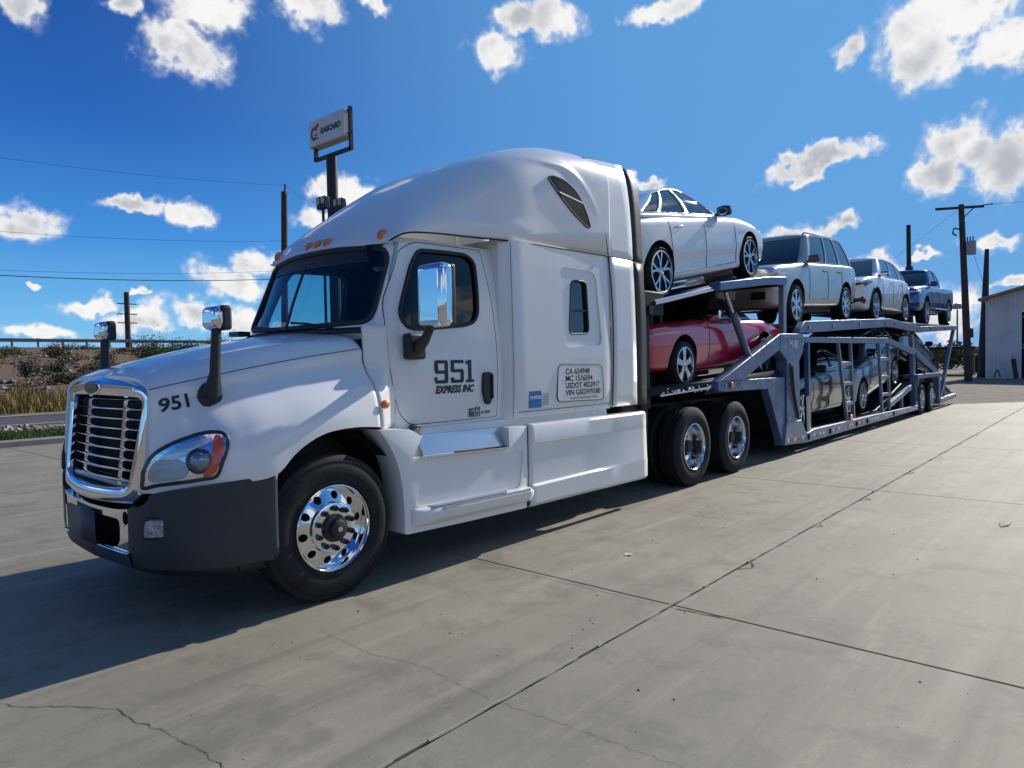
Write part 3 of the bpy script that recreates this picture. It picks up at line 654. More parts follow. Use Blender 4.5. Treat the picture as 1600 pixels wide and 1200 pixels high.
def drive_wheel(x, s_, R=.515, name='drive_wheel', parent=None, org=TO):
    w = empty(name, (x-org[0], (0.03 if not s_ else 2*YC-.03)-org[1], R-.004)); w.parent = parent or truck
    if s_: w.rotation_euler.z = math.pi
    t_ = tyre(MB(), R, .28, .292*R/.515, .0); tyre(t_, R, .28, .292*R/.515, .33); t_.build('tyre', RUBBER, w, ang=50)
    k = R/.515
    pr = [(.303*k, .03), (.305*k, -.002), (.296*k, -.006), (.286*k, .004), (.280*k, .03), (.272*k, .12), (.262*k, .19), (.24*k, .21), (.19*k, .215), (.165*k, .195), (.10*k, .195), (.10*k, .25), (.295*k, .25)]
    rm = MB().lathe(pr, n=48, close=True).build('rim', ALU, w, ang=40)
    hb = MB()
    for j in range(10):
        a = 2*math.pi*j/10; hb.tube([(.218*k*math.cos(a), .1, .218*k*math.sin(a)), (.218*k*math.cos(a), .235, .218*k*math.sin(a))], .024*k, 12)
    boolean(rm, hb, m=SEAM)
    l_ = MB(); lug(l_, .142*k, .195, ln=.05); tag(l_.build('lug_nuts', mat('nut_cover', (0, 0, 0)), w, ang=40), None, None, kind='stuff')
    MB().lathe([(0, .06), (.07*k, .06), (.078*k, .07), (.08*k, .15), (.10*k, .19)], n=24).build('hub', BLACKM, w, ang=40)
    return w
dw = drive_wheel(5.536, 0)
for x, s_ in ((6.856, 0), (5.536, 1), (6.856, 1)):
    c = copy_tree(dw, truck); c.location = (x-TO[0], (.03 if not s_ else 2*YC-.03)-TO[1], .511); c.rotation_euler.z = math.pi if s_ else 0

# ---- chassis
fr = MB()
for y in (.80, 1.62): fr.box((-.9, y-.04, .74), (8.2, y+.04, 1.03))
for x in (-.6, 2.2, 4.5, 6.2, 7.6): fr.box((x, .84, .78), (x+.12, 1.58, .98))
frame = TP('chassis_frame', fr, BLACKM)
ax = MB()
for x in (0, 5.536, 6.856):
    ax.tube([(x, .35, .5), (x, 2.07, .5)], .09, 12)
    if x: ax.lathe([(0, -.22), (.16, -.2), (.2, 0), (.16, .2), (0, .22)], (x, YC, .5), 'x', 16)
TP('axle', ax, BLACKM)
TP('engine', MB().box((-.75, .72, .55), (.5, 1.70, 1.35)), BLACKM, bev=.04)
tk = MB()
for y in (.42, 2*YC-.42): tk.tube([(2.2, y, .72), (4.1, y, .72)], .31, 28)
TP('fuel_tank', tk, BLACKM)
for lo_, hi_ in (((.75, .3, .42), (2.1, .62, 1.1)), ((.75, 1.8, .42), (2.1, 2.12, 1.1)), ((4.15, .25, .55), (4.75, 2.17, 1.12))): TP('equipment_box', MB().box(lo_, hi_), BLACKM, bev=.02)

# ---- chassis fairings with steps
for s_ in (0, 1):
    FP = rpoly([(.40, 1.168), (.49, 1.06), (.575, .90), (.618, .70), (.63, .50), (.625, .335), (1.3, .315), (2.09, .30), (2.115, .70), (2.118, 1.062), (.82, 1.085), (.70, 1.15)], [.01, .1, .1, .1, .1, .03, .1, .01, .1, .02, .02, .04], 3)
    fb_ = MB().prism([(x, 0.0, z) for x, z in FP], (0, .24, 0)).build('front_fairing', WHITE, None, bev=.022)
    bake(fb_)
    if not s_:
        cut = MB().prism([(.72, -.05, .918), (1.86, -.05, .885), (1.86, -.05, 1.2), (.90, -.05, 1.2)], (0, .17, 0)); boolean(fb_, cut, m=WHITE, ang=30)
        # hollow flank between the steps
        cut = MB().prism([(x, -.05, z) for x, z in rpoly([(.74, .53), (2.0, .50), (2.06, .84), (.80, .87)], .05, 4)], (0, .062, 0)); boolean(fb_, cut, m=WHITE, ang=30)
    else: fb_.data.transform(Matrix.Translation((0, 2*YC-.24, 0)))
    fb_.parent = truck; fb_.location = [-q for q in TO]
    if not s_:
        ST = mat('step_plate_steel', (.62, .64, .67), .22, 1.0, bump=.04, bscale=30)
        MB().grid([[(.885, .055, .90), (1.835, .055, .885)], [(.865, .112, 1.08), (1.80, .112, 1.06)]]).build('step_back', ST, fb_, smooth=False, solid=.01)
        MB().prism([(.80, -.012, .912), (1.85, -.012, .882), (1.85, .10, .882), (.88, .10, .910)], (0, 0, .012)).build('step', ALU, fb_, smooth=False)
        tr = MB()
        for k in range(22): tr.box((1.22+k*.028, .01, .903-k*.0008), (1.242+k*.028, .085, .918-k*.0008))
        tr.build('step_grip', BLACKP, fb_)
        dt = MB()
        for k in range(34): x = .88+k*.0275; dt.box((x, -.016, .893-k*.0008), (x+.016, -.0115, .908-k*.0008))
        dt.build('step_teeth', CHROME, fb_)
        # lower step: a lens shaped ledge
        R = []
        for x in np.linspace(.69, 2.085, 30):
            k = max(0, math.sin(math.pi*min(1, (x-.69)/.5)*.5))**.7; o_ = .095*k; zt = .515-.015*(x-.69)
            R.append([(x, .012, zt+.01), (x, -o_*.55, zt+.002), (x, -o_, zt-.022), (x, -o_*.98, zt-.06), (x, -o_*.6, zt-.115), (x, .004, zt-.15)])
        ls = MB().grid(R).build('lower_step', WHITE, fb_, ang=60, solid=.01)
        MB().prism([(.90, -.062, .516), (1.75, -.064, .503), (1.80, -.004, .503), (.86, -.004, .518)], (0, 0, .008)).build('step_plate', ST, ls)
        dt = MB()
        for k in range(46): x = .98+k*.0235; dt.box((x, -.093, .494-k*.00035), (x+.013, -.064, .511-k*.00035))
        dt.build('step_teeth', CHROME, ls)
        lm = MB().lathe([(0, -.02), (.03, -.015), (.034, 0)], (.86, .10, 1.115), n=18).build('courtesy_lamp', mat('lens_silver', (0, 0, 0)), fb_)
        MB().box((.815, .10, 1.065), (.905, .15, 1.165)).build('lamp_base', BLACKP, lm, bev=.01)
    # rear fairing
    R = []
    for x in np.linspace(2.125, 4.235, 26):
        k = max(0, min(1, (3.75-x)/.7)); k2 = max(0, min(1, (3.1-x)/.25)); zb = .318+.0*(x-2.1) - .016*(x-2.1)/2; zt = 1.062-.006*(x-2.1)
        R.append([(x, .05, zb-.012), (x, .006, zb-.004), (x, -.014, zb+.02), (x, -.014, .478+.01*(x-2.1)), (x, .018*k-.014*(1-k), .495+.01*(x-2.1)), (x, .022*k-.01*(1-k), .53), (x, .022*k, .86), (x, .016*k, .885), (x, -.002, .897), (x, 0, 1.03), (x, .012, zt-.006), (x, .05, zt)])
    mb = MB().grid(R)
    if s_: mb.v = [(x, 2*YC-y, z) for x, y, z in mb.v]
    TP('rear_fairing', mb, WHITE, ang=30, solid=.015, fix=False)
    tp = MB().box((2.125, .04, 1.04), (4.2, .2, 1.052))
    if s_: tp.v = [(x, 2*YC-y, z) for x, y, z in tp.v]
    TP('fairing_top', tp, WHITE)

# ---- door furniture
hd = MB(); hp = rpoly([(1.67, 1.57), (1.79, 1.57), (1.80, 1.40), (1.76, 1.28), (1.71, 1.28), (1.665, 1.40)], .035, 4)
hnd = MB().prism([(x, .118, z) for x, z in hp], (0, .04, 0)).build('door_handle', BLACKP, door, bev=.008)
MB().box((1.765, .102, 1.33), (1.785, .12, 1.55)).build('handle_grip', mat('handle_gloss', (.01, .01, .012), .15), hnd, bev=.006)
# mirror
def rbox(lo, hi, name, m, parent, bev, org=None):
    o = MB().box(lo, hi).build(name, m, parent, bev=0, org=org); k = o.modifiers.new('b', 'BEVEL'); k.width = bev; k.segments = 4; return o
for s_ in (0, 1):
    f_ = (lambda y: y) if not s_ else (lambda y: 2*YC-y)
    def bx(lo, hi): return (lo[0], min(f_(lo[1]), f_(hi[1])), lo[2]), (hi[0], max(f_(lo[1]), f_(hi[1])), hi[2])
    if s_: am = None
    else: am = MB().tube([(.86, f_(.13), 1.78), (.86, f_(.06), 1.79), (.84, f_(-.04), 1.84), (.81, f_(-.13), 1.92), (.80, f_(-.16), 2.05)], [.06, .055, .04, .035, .034], 12)
    if not s_:
        arm = TP('door_mirror', am, BLACKP)
        rbox(*bx((.77, .06, 1.69), (.95, .155, 1.90)), 'mirror_base', BLACKP, arm, .025)
        rbox(*bx((.745, -.345, 1.935), (.885, -.045, 2.42)), 'mirror_back', CHROME, arm, .05)
        rbox(*bx((.84, -.338, 1.942), (.905, -.052, 2.413)), 'mirror_housing', BLACKP, arm, .02)
        MB().box(*bx((.898, -.32, 2.07), (.904, -.065, 2.40))).build('mirror_glass', mat('mirror', (.9, .9, .9), .01, 1), arm)
    # hood mirror
    hbp = hood_pt(-.715, 1.47); st = MB().tube([(hbp[0], f_(hbp[1]+.02), 1.46), (hbp[0]-.005, f_(hbp[1]-.05), 1.50), (hbp[0], f_(hbp[1]-.075), 1.62), (hbp[0]+.015, f_(hbp[1]-.085), 1.92)], [.062, .058, .034, .031], 12)
    hm = TP('hood_mirror', st, BLACKP)
    bs = MB().lathe([(0, -.05), (.06, -.045), (.085, -.025), (.092, .02)], n=24); bs.v = [(x*.85+hbp[0]-.0, f_(y+hbp[1]+.0), z*1.12+1.46) for x, y, z in bs.v]; bs.build('mirror_base', BLACKP, hm)
    hy = hbp[1]-.085
    hd_ = rbox(*bx((hbp[0]-.045, hy-.10, 1.90), (hbp[0]+.04, hy+.10, 2.05)), 'mirror_head', CHROME, hm, .045)
    rbox(*bx((hbp[0]+.005, hy-.103, 1.895), (hbp[0]+.075, hy+.103, 2.055)), 'mirror_housing', BLACKP, hm, .02)

# ---- headlights on the fender corner
HL = closed([(-1.05, .906), (-1.05, .965), (-1.048, 1.02), (-1.02, 1.116), (-.948, 1.192), (-.845, 1.24), (-.764, 1.247), (-.73, 1.222), (-.73, 1.171), (-.771, 1.069), (-.805, .98), (-.873, .962), (-1.0, .928)], 52)
HA = closed([(-.785, 1.223), (-.751, 1.2), (-.764, 1.121), (-.812, .998), (-.862, .982), (-.832, 1.064)], 24)
HB = [((-.982, 1.022), .055), ((-.873, 1.075), .07)]
for s_ in (0, 1):
    def hp_(q, off):
        b = hood_pt(*q)+hood_nrm(*q)*off; return (b[0], b[1] if not s_ else 2*YC-b[1], b[2])
    def patch(poly, off, bulge=0.0, rings=6):
        c = np.mean(np.array(poly), 0); G_ = []
        for k in range(rings+1):
            w = k/rings; G_.append([hp_(c+(np.array(q)-c)*max(w, .02), off+bulge*(1-w*w)) for q in poly])
        return MB().grid(G_, cv=True)
    base = patch(HL, .004, .0); hl = TP('headlight', base, mat('headlight_reflector', (.80, .83, .88), .09, 1.0, bump=.35, bscale=14), ang=70, fix=False)
    rg = MB(); ring(rg, [hp_(q, .006) for q in HL], .012); rg.build('headlight_trim', BLACKP, hl)
    patch(HA, .012, .004).build('turn_signal', mat('amber_red_lens', (.78, .075, .012), .2, coat=.6, bump=.5, bscale=160), hl, fix=False)
    scoop = closed([(-1.03, .955), (-1.02, 1.06), (-.97, 1.10), (-.915, 1.05), (-.93, .975), (-.98, .95)], 22)
    patch(scoop, .008, -.002).build('lamp_bowl', mat('lamp_bowl', (.34, .37, .42), .22, .8), hl, fix=False)
    q, r = HB[1]; b = np.array(hp_(q, .006)); d_ = np.array((-.72, -.66*(1 if not s_ else -1), .05)); d_ /= np.linalg.norm(d_); M_ = Vector((0, -1, 0)).rotation_difference(Vector(d_)).to_matrix()
    for prof_, m2, nm2 in (([(r*1.16, .004), (r*1.16, -.008), (r*1.02, -.012), (r*.98, -.004), (r*.7, .0)], mat('lamp_ring', (.05, .055, .065), .25, .6), 'projector_ring'), ([(0, -.018), (r*.45, -.016), (r*.75, -.009), (r*.92, 0)], mat('projector_glass', (.22, .25, .30), .06, .6, spec=1), 'projector_lens')):
        bw = MB().lathe(prof_, n=26); bw.v = [tuple(M_ @ Vector(v)+Vector(b)) for v in bw.v]; bw.build(nm2, m2, hl)
    wing = closed([(-1.0, 1.10), (-.93, 1.165), (-.84, 1.21), (-.80, 1.20), (-.88, 1.15), (-.95, 1.09)], 22)
    patch(wing, .009, .003).build('reflector_wing', mat('reflector_matt', (.72, .74, .76), .3, .7), hl, fix=False)
    patch(HL, .026, .02).build('headlight_lens', CLEAR, hl, fix=False, ang=80)

# ---- lettering
def onhood(x0, z0, sl): 
    def f(u, v):
        x = x0+u*math.cos(sl)-v*0*math.sin(sl); q = hood_pt(min(x, .4), z0+v+u*math.sin(sl)); n_ = hood_nrm(min(x, .4), z0+v+u*math.sin(sl)); q = q+n_*.004; return tuple(q)
    return f
HN = (-1.0, 1.380, .19)
lettering('951', .118, onhood(*HN), NAVY, hood, 'fleet_number', bold=.003, width=.158)
# slab-serif fleet number on the door: polygons on a 5 x 7 cell
def slab(strokes, x0, z0, w, h, sl):
    mb = MB()
    for (a, b, c, d) in strokes:
        P = [(a, b), (c, b), (c, d), (a, d)]
        mb.add([(x0+u*w+sl*v*h, cab_y(x0+u*w, z0+v*h)-.004, z0+v*h) for u, v in P], [(0, 1, 2, 3)])
    return mb
def onside(x0, z0, yf, sl=0.0): return lambda u, v: (x0+u, yf(z0+v)-.004, z0+v+u*sl)
T_ = .26
D9 = [(.06, .86, .94, 1), (0, .50, T_, .94), (.74, .06, 1, .94), (.06, .42, .8, .56), (.0, .12, .2, .28), (.06, 0, .94, .14)]
D5 = [(0, .86, 1, 1), (0, .50, T_, .9), (.06, .46, .94, .60), (.74, .06, 1, .54), (.06, 0, .94, .14), (0, .06, .26, .24)]
D1 = [(.30, 0, .66, 1), (.06, .82, .4, .96), (.10, 0, .90, .12)]
mb = MB()
for (d_, x0, w_) in ((D9, 1.10, .155), (D5, 1.285, .155), (D1, 1.455, .125)):
    q = slab(d_, x0, 1.487, w_, .195, -.0); mb.add(q.v, q.f)
mb.build('fleet_number', NAVY, door, smooth=False, fix=False)
lettering('EXPRESS INC', .085, onside(1.11, 1.405, cab_ys), NAVY, door, 'company_name', bold=.004, shear=.25, width=.46)
GREEN = mat('decal_green', (.01, .16, .10), .4); GREYT = mat('decal_grey', (.12, .12, .12), .5); DBLUE = mat('decal_blue', (.02, .16, .42), .4); DWHITE = mat('decal_white', (.75, .75, .75), .5)
mb = MB()
for a, b, c, d in ((0, 0, .015, .07), (0, .06, .06, .075), (.022, .0, .06, .05)): mb.box((1.51+a, cab_ys(1.2)-.010, 1.18+b), (1.51+c, cab_ys(1.2)-.007, 1.18+d))
mb.build('green_decal', GREEN, door)
mb = MB()
for a, b, c, d in ((0, 0, .06, .006), (0, .06, .06, .066), (0, 0, .006, .066), (.054, 0, .06, .066), (0, .062, .02, .085), (.04, .062, .06, .085)): mb.box((1.585+a, cab_ys(1.2)-.010, 1.18+b), (1.585+c, cab_ys(1.2)-.007, 1.18+d))
mb.build('frame_decal', GREYT, door)
lettering('80', .05, onside(1.597, 1.192, cab_ys), GREYT, door, 'decal_number')
lettering('#1150200', .036, onside(1.665, 1.20, cab_ys), GREYT, door, 'decal_number', bold=.001, width=.12)
for k, s_ in enumerate(('CA 624948', 'MC 1516594', 'USDOT 4023917', 'VIN GSGW9180')):
    lettering(s_, .078, onside(2.79, 1.525-k*.072, lambda z: .053), NAVY, sleeper, 'registration_number', bold=.0015, width=(.42, .47, .60, .62)[k])
lettering('FIRE EXTINGUISHER INSIDE', .03, onside(2.86, 1.265, lambda z: .053), NAVY, sleeper, 'small_print', width=.50)
bd = MB().box((2.225, sy(1.3)-.004, 1.215), (2.41, sy(1.3)+.01, 1.375)).build('blue_sticker', DBLUE, sleeper)
lettering('motive', .058, onside(2.235, 1.30, lambda z: sy(1.3)-.004), DWHITE, bd, 'sticker_text', bold=.0015, width=.16)
mb = MB()
for k in range(5): mb.box((2.43, sy(1.3)-.004, 1.24+k*.024), (2.52, sy(1.3)+.01, 1.246+k*.024))
mb.build('sticker_lines', GREYT, sleeper)

# ---- small details: panel seams, rivets, sidewall rings
def seam_line(pts, parent, r=.003, name='seam'): return MB().tube(pts, r, 5).build(name, SEAM, parent)
seam_line([(x, sy(1.19)-.001, 1.185) for x in np.linspace(2.08, 3.62, 8)], sleeper)
seam_line([(2.02, sy(z)+.012, z) for z in np.linspace(1.14, 2.76, 12)], sleeper, .002)
rv = MB()
for x in np.linspace(2.2, 4.15, 14): rv.lathe([(0, -.004), (.006, -.003), (.009, 0)], (x, .0, .995), n=8)
for x in np.linspace(2.2, 3.6, 10): rv.lathe([(0, -.004), (.006, -.003), (.008, 0)], (x, sy(1.16)-.001, 1.155), n=8)
tag(TP('rivets', rv, ALU), None, None, kind='stuff')
for x, z0, z1 in ((2.121, .31, 1.06),): seam_line([(x, -.002, z) for z in np.linspace(z0, z1, 6)], sleeper, .004)
# hood latch, antenna stub, cab corner steps and a grab handle behind the door
seam_line([tuple(hood_pt(.30, z)+hood_nrm(.30, z)*.001) for z in np.linspace(1.25, 1.70, 12)], hood, .0022) if False else None
MB().tube([(3.30, sy(2.3)-.005, 2.62), (3.30, sy(2.3)-.01, 2.66)], .012, 6).build('vent_cap', ALU, sleeper)

# ================================================================== the car carrier trailer
def steel(name, col):
    m = bpy.data.materials.new(name); m.use_nodes = True; T = NT(m.node_tree); I = T.n['Principled BSDF'].inputs
    g = T.new('ShaderNodeNewGeometry').outputs['Position']
    n1 = T.noise(g, 1.5, 5, .6); n2 = T.noise(g, 9, 6, .7); st = T.noise(T.mapping(g, (0, 0, 0), (0, 0, 0), (9, 9, .8)), 1.6, 5, .6)
    c = T.mix(T.rng(n1, .35, .65), (*[q*.85 for q in col], 1), (*[q*1.15 for q in col], 1))
    c = T.mix(T.math('MULTIPLY', T.rng(st, .52, .72), .35), c, (*[q*.5 for q in col], 1))          # old run-off streaks
    c = T.mix(T.math('MULTIPLY', T.rng(n2, .66, .74), .7), c, (.10, .055, .035, 1))                 # rust chips
    T.put(I['Base Color'], c); T.put(I['Roughness'], T.rng(n2, .3, .7, .30, .55)); I['Metallic'].default_value = .35
    MATS[name] = m; return m
STEEL = steel('trailer_blue_grey_paint', (.120, .178, .295))
STEELL = steel('trailer_light_grey_paint', (.24, .285, .36))
DECK = mat('deck_black_steel', (.012, .013, .015), .6, .3, var=.3, vscale=3)
HYD = mat('hydraulic_rod', (.6, .61, .63), .18, 1.0)
TAPEW = mat('tape_white', (.62, .60, .58), .4); TAPER = mat('tape_red', (.42, .05, .04), .4)
LT = (14.0, YC, 0)
trailer = empty('car_carrier_trailer', LT, 'long blue-grey open two-deck car carrier trailer loaded with cars', 'trailer')
def LP(name, mb, m, **k): return mb.build(name, m, trailer, org=LT, **k)
def xz(poly, y0, y1): return MB().prism([(a, y0, b) for a, b in poly], (0, y1-y0, 0))
def both(name, poly, y0, y1, m, bev=.008):
    outs = []
    for s_ in (0, 1):
        a, b = (y0, y1) if not s_ else (2*YC-y1, 2*YC-y0); outs.append(LP(name, xz(poly, a, b), m, bev=bev))
    return outs
def beams(name, p, q, w, h, y, m, bev=.006):
    return [LP(name, MB().beam((p[0], yy, p[1]), (q[0], yy, q[1]), w, h), m, bev=bev) for yy in (y, 2*YC-y)]
ub_ = both('upper_deck_beam', [(9.42, 2.07), (9.74, 2.272), (15.69, 2.52), (18.93, 2.415), (18.93, 2.25), (15.69, 2.332), (9.76, 2.07)], .03, .15, STEEL)
tb_ = both('rear_deck_beam', [(18.95, 2.42), (24.55, 2.59), (24.55, 2.45), (18.95, 2.255)], .035, .14, STEEL)
for x, o in ((9.95, 0), (11.3, 0), (13.1, 0), (15.2, 0), (16.1, 0), (18.6, 0), (20.3, 1), (22.4, 1)):
    zc = np.interp(x, [9.76, 15.69, 18.93, 24.55], [2.17, 2.426, 2.33, 2.52])
    lo = MB().box((x-.045, .012, zc-.035), (x+.045, .034, zc+.035)); lo.build('marker_lamp', REDL, (tb_ if o else ub_)[0], bev=.006)
both('side_frame_rail', [(9.66, 2.0), (15.52, 2.06), (15.56, 1.93), (9.66, 1.90)], .04, .16, STEEL)
both('sloping_rail', [(15.54, 2.055), (18.5, 1.79), (21.62, 1.13), (21.62, .98), (18.5, 1.615), (15.58, 1.93)], .045, .15, STEEL)
nk = both('neck_post', [(8.60, 2.035), (9.65, 2.055), (9.645, 1.74), (9.45, 1.58), (9.50, .56), (8.86, .54), (8.87, 1.60), (8.56, 1.76)], .03, .22, STEEL, .012)
both('neck_foot', [(8.84, .56), (9.52, .565), (9.78, .30), (9.78, .145), (8.715, .205)], .018, .20, STEELL, .01)
both('neck_gusset', [(8.02, 1.31), (8.85, 1.31), (8.85, .5), (8.72, .24)], .06, .19, STEEL, .008)
both('diagonal_arm', [(6.32, 1.335), (8.60, 2.035), (8.56, 1.77), (7.10, 1.335)], .035, .19, STEEL, .01)
both('lower_arm', [(6.30, 1.335), (8.86, 1.325), (8.05, 1.16), (6.56, 1.18), (6.30, 1.20)], .05, .20, STEEL, .01)
for yy in (.031, 2*YC-.031):
    MB().box((6.66, yy-.012, 1.225), (6.76, yy+.03, 1.31)).build('marker_lamp', REDL, trailer, org=LT, bev=.006)
hp_o = beams('head_post', (8.86, 2.03), (8.87, 2.90), .09, .13, .10, STEELL)
hr_ = both('head_rack_beam', [(6.35, 2.585), (6.35, 2.705), (8.15, 2.925), (8.86, 2.975), (8.90, 2.95), (8.90, 2.85), (8.16, 2.80)], .03, .20, mat('head_rack_blue', (.075, .125, .25), .35, .4, var=.1, vscale=2), .012)
for yy in (.13, 2*YC-.13):
    hy = LP('hydraulic_strut', MB().tube([(6.73, yy, 2.60), (7.02, yy, 2.26)], .028, 12), HYD)
    MB().tube([(6.98, yy, 2.31), (7.66, yy, 1.50)], .055, 14).build('strut_barrel', STEEL, hy)
    LP('track_rail', MB().tube([(4.70, yy, 2.34), (6.35, yy, 2.62)], .035, 10), HYD)
for y0 in (.16, 1.62):          # wheel tracks: sedan, red car, upper deck
    LP('sedan_track', MB().grid([[(x, y, 2.415+.167*(x-5.25)) for x in (4.45, 8.80)] for y in (y0, y0+.64)]), DECK, solid=.05)
    LP('front_track', MB().grid([[(x, y, 1.245+.035*(x-5.8)) for x in (4.42, 9.3)] for y in (y0, y0+.64)]), DECK, solid=.09)
    LP('upper_track', MB().grid([[(x, y, z) for x, z in ((9.5, 2.19), (13.2, 2.41), (15.6, 2.495), (18.9, 2.515), (24.5, 2.60))] for y in (y0, y0+.64)]), DECK, solid=.05)
    LP('lower_track', MB().grid([[(x, y, z) for x, z in ((9.7, .30), (15.6, .33), (18.2, .95), (21.6, 1.02), (24.2, .42))] for y in (y0, y0+.64)]), DECK, solid=.05)
for nm_, pts_ in (('sedan_pan', [(4.45, 2.26), (8.80, 2.98)]), ('upper_pan', [(9.5, 2.17), (13.2, 2.39), (15.6, 2.475), (18.9, 2.495), (24.5, 2.58)]), ('lower_pan', [(9.7, .28), (15.6, .31), (18.2, .93), (21.6, 1.0)])):
    LP(nm_, MB().grid([[(x, y, z) for x, z in pts_] for y in (.78, 1.64)]), DECK, solid=.03)
for x, z in ((4.6, 2.25), (6.4, 2.55), (8.7, 2.86)): LP('cross_member', MB().beam((x, .1, z), (x, 2*YC-.1, z), .10, .10), DECK)
for x, z in ((10.2, 2.12), (12.2, 2.24), (14.4, 2.34), (16.5, 2.38), (18.7, 2.36), (21.5, 2.42), (24.4, 2.50)): LP('cross_member', MB().beam((x, .12, z), (x, 2*YC-.12, z), .10, .12), DECK)
for x in (9.0, 11.5, 14.0, 16.5, 18.3, 21.7): LP('cross_member', MB().beam((x, .1, .22), (x, 2*YC-.1, .22), .12, .12), DECK)
for yy in (.30, 2*YC-.30):      # black uprights behind the cab
    LP('front_upright', MB().box((4.50, yy-.10, 1.05), (4.72, yy+.10, 2.40)), DECK, bev=.01)
    LP('upright_block', MB().box((4.42, yy-.17, 2.20), (4.95, yy+.10, 2.48)), DECK, bev=.015)
    for x in (5.05, 5.35, 5.60): LP('inner_post', MB().box((x, yy+.25, 1.30), (x+.07, yy+.33, 2.50)), DECK)
LP('neck_underside', MB().prism([(6.3, .25, 1.15), (8.3, .25, 1.15), (8.7, .25, .45), (9.7, .25, .22), (9.7, .25, .32), (8.9, .25, 1.22), (6.3, .25, 1.22)], (0, 1.92, 0)), DECK)
for yy in (.06, .10, .14, 2*YC-.12): pass
wn = MB()                        # ratchets, chains and winches along the front deck edge
for k in range(26):
    x = 4.9+k*.055+random.uniform(-.02, .02); r = random.uniform(.012, .03); wn.lathe([(0, -r), (r, -r*.6), (r, r*.6), (0, r)], (x, .14+random.uniform(-.02, .02), 1.235+random.uniform(-.02, .05)), random.choice('xyz'), 8)
tag(LP('chain', wn, HYD), None, None, kind='stuff')
LP('deck_edge_rod', MB().tube([(4.8, .12, 1.205), (6.3, .12, 1.255)], .014, 8), HYD)
# lower side rail with reflective tape
sr_ = both('lower_side_rail', [(9.79, .145), (9.79, .305), (10.2, .352), (14.2, .325), (18.58, .288), (18.58, .165)], .02, .12, STEELL, .008)
k = 0; x = 9.95
tp_pos = [(8.80, 'w'), (8.95, 'r'), (9.12, 'w'), (9.3, 'r'), (9.5, 'w')]
for x, c_ in tp_pos: LP('reflector', MB().box((x, .013, .235+.0*x), (x+.13, .0185, .285)), TAPEW if c_ == 'w' else TAPER)
for x0, n in ((10.1, 4), (11.2, 3), (11.95, 5), (12.95, 3), (13.9, 4), (15.1, 4), (16.4, 4), (17.5, 4)):
    for j in range(n): LP('reflector', MB().box((x0+j*.17, .0155, .215), (x0+j*.17+.12, .0195, .262)), TAPER if j % 3 == 1 and x0 < 13.5 else TAPEW)
for x in (9.86, 11.06, 12.8, 13.6, 15.9): LP('tie_ring', MB().tube([(x+.03*math.cos(a), .012, .24+.05*math.sin(a)) for a in np.linspace(0, 2*math.pi, 12, endpoint=False)], .01, 6, close=True), DECK)
LP('marker_lamp', MB().box((12.30, -.01, .34), (12.46, .03, .46)), AMBER, bev=.01)
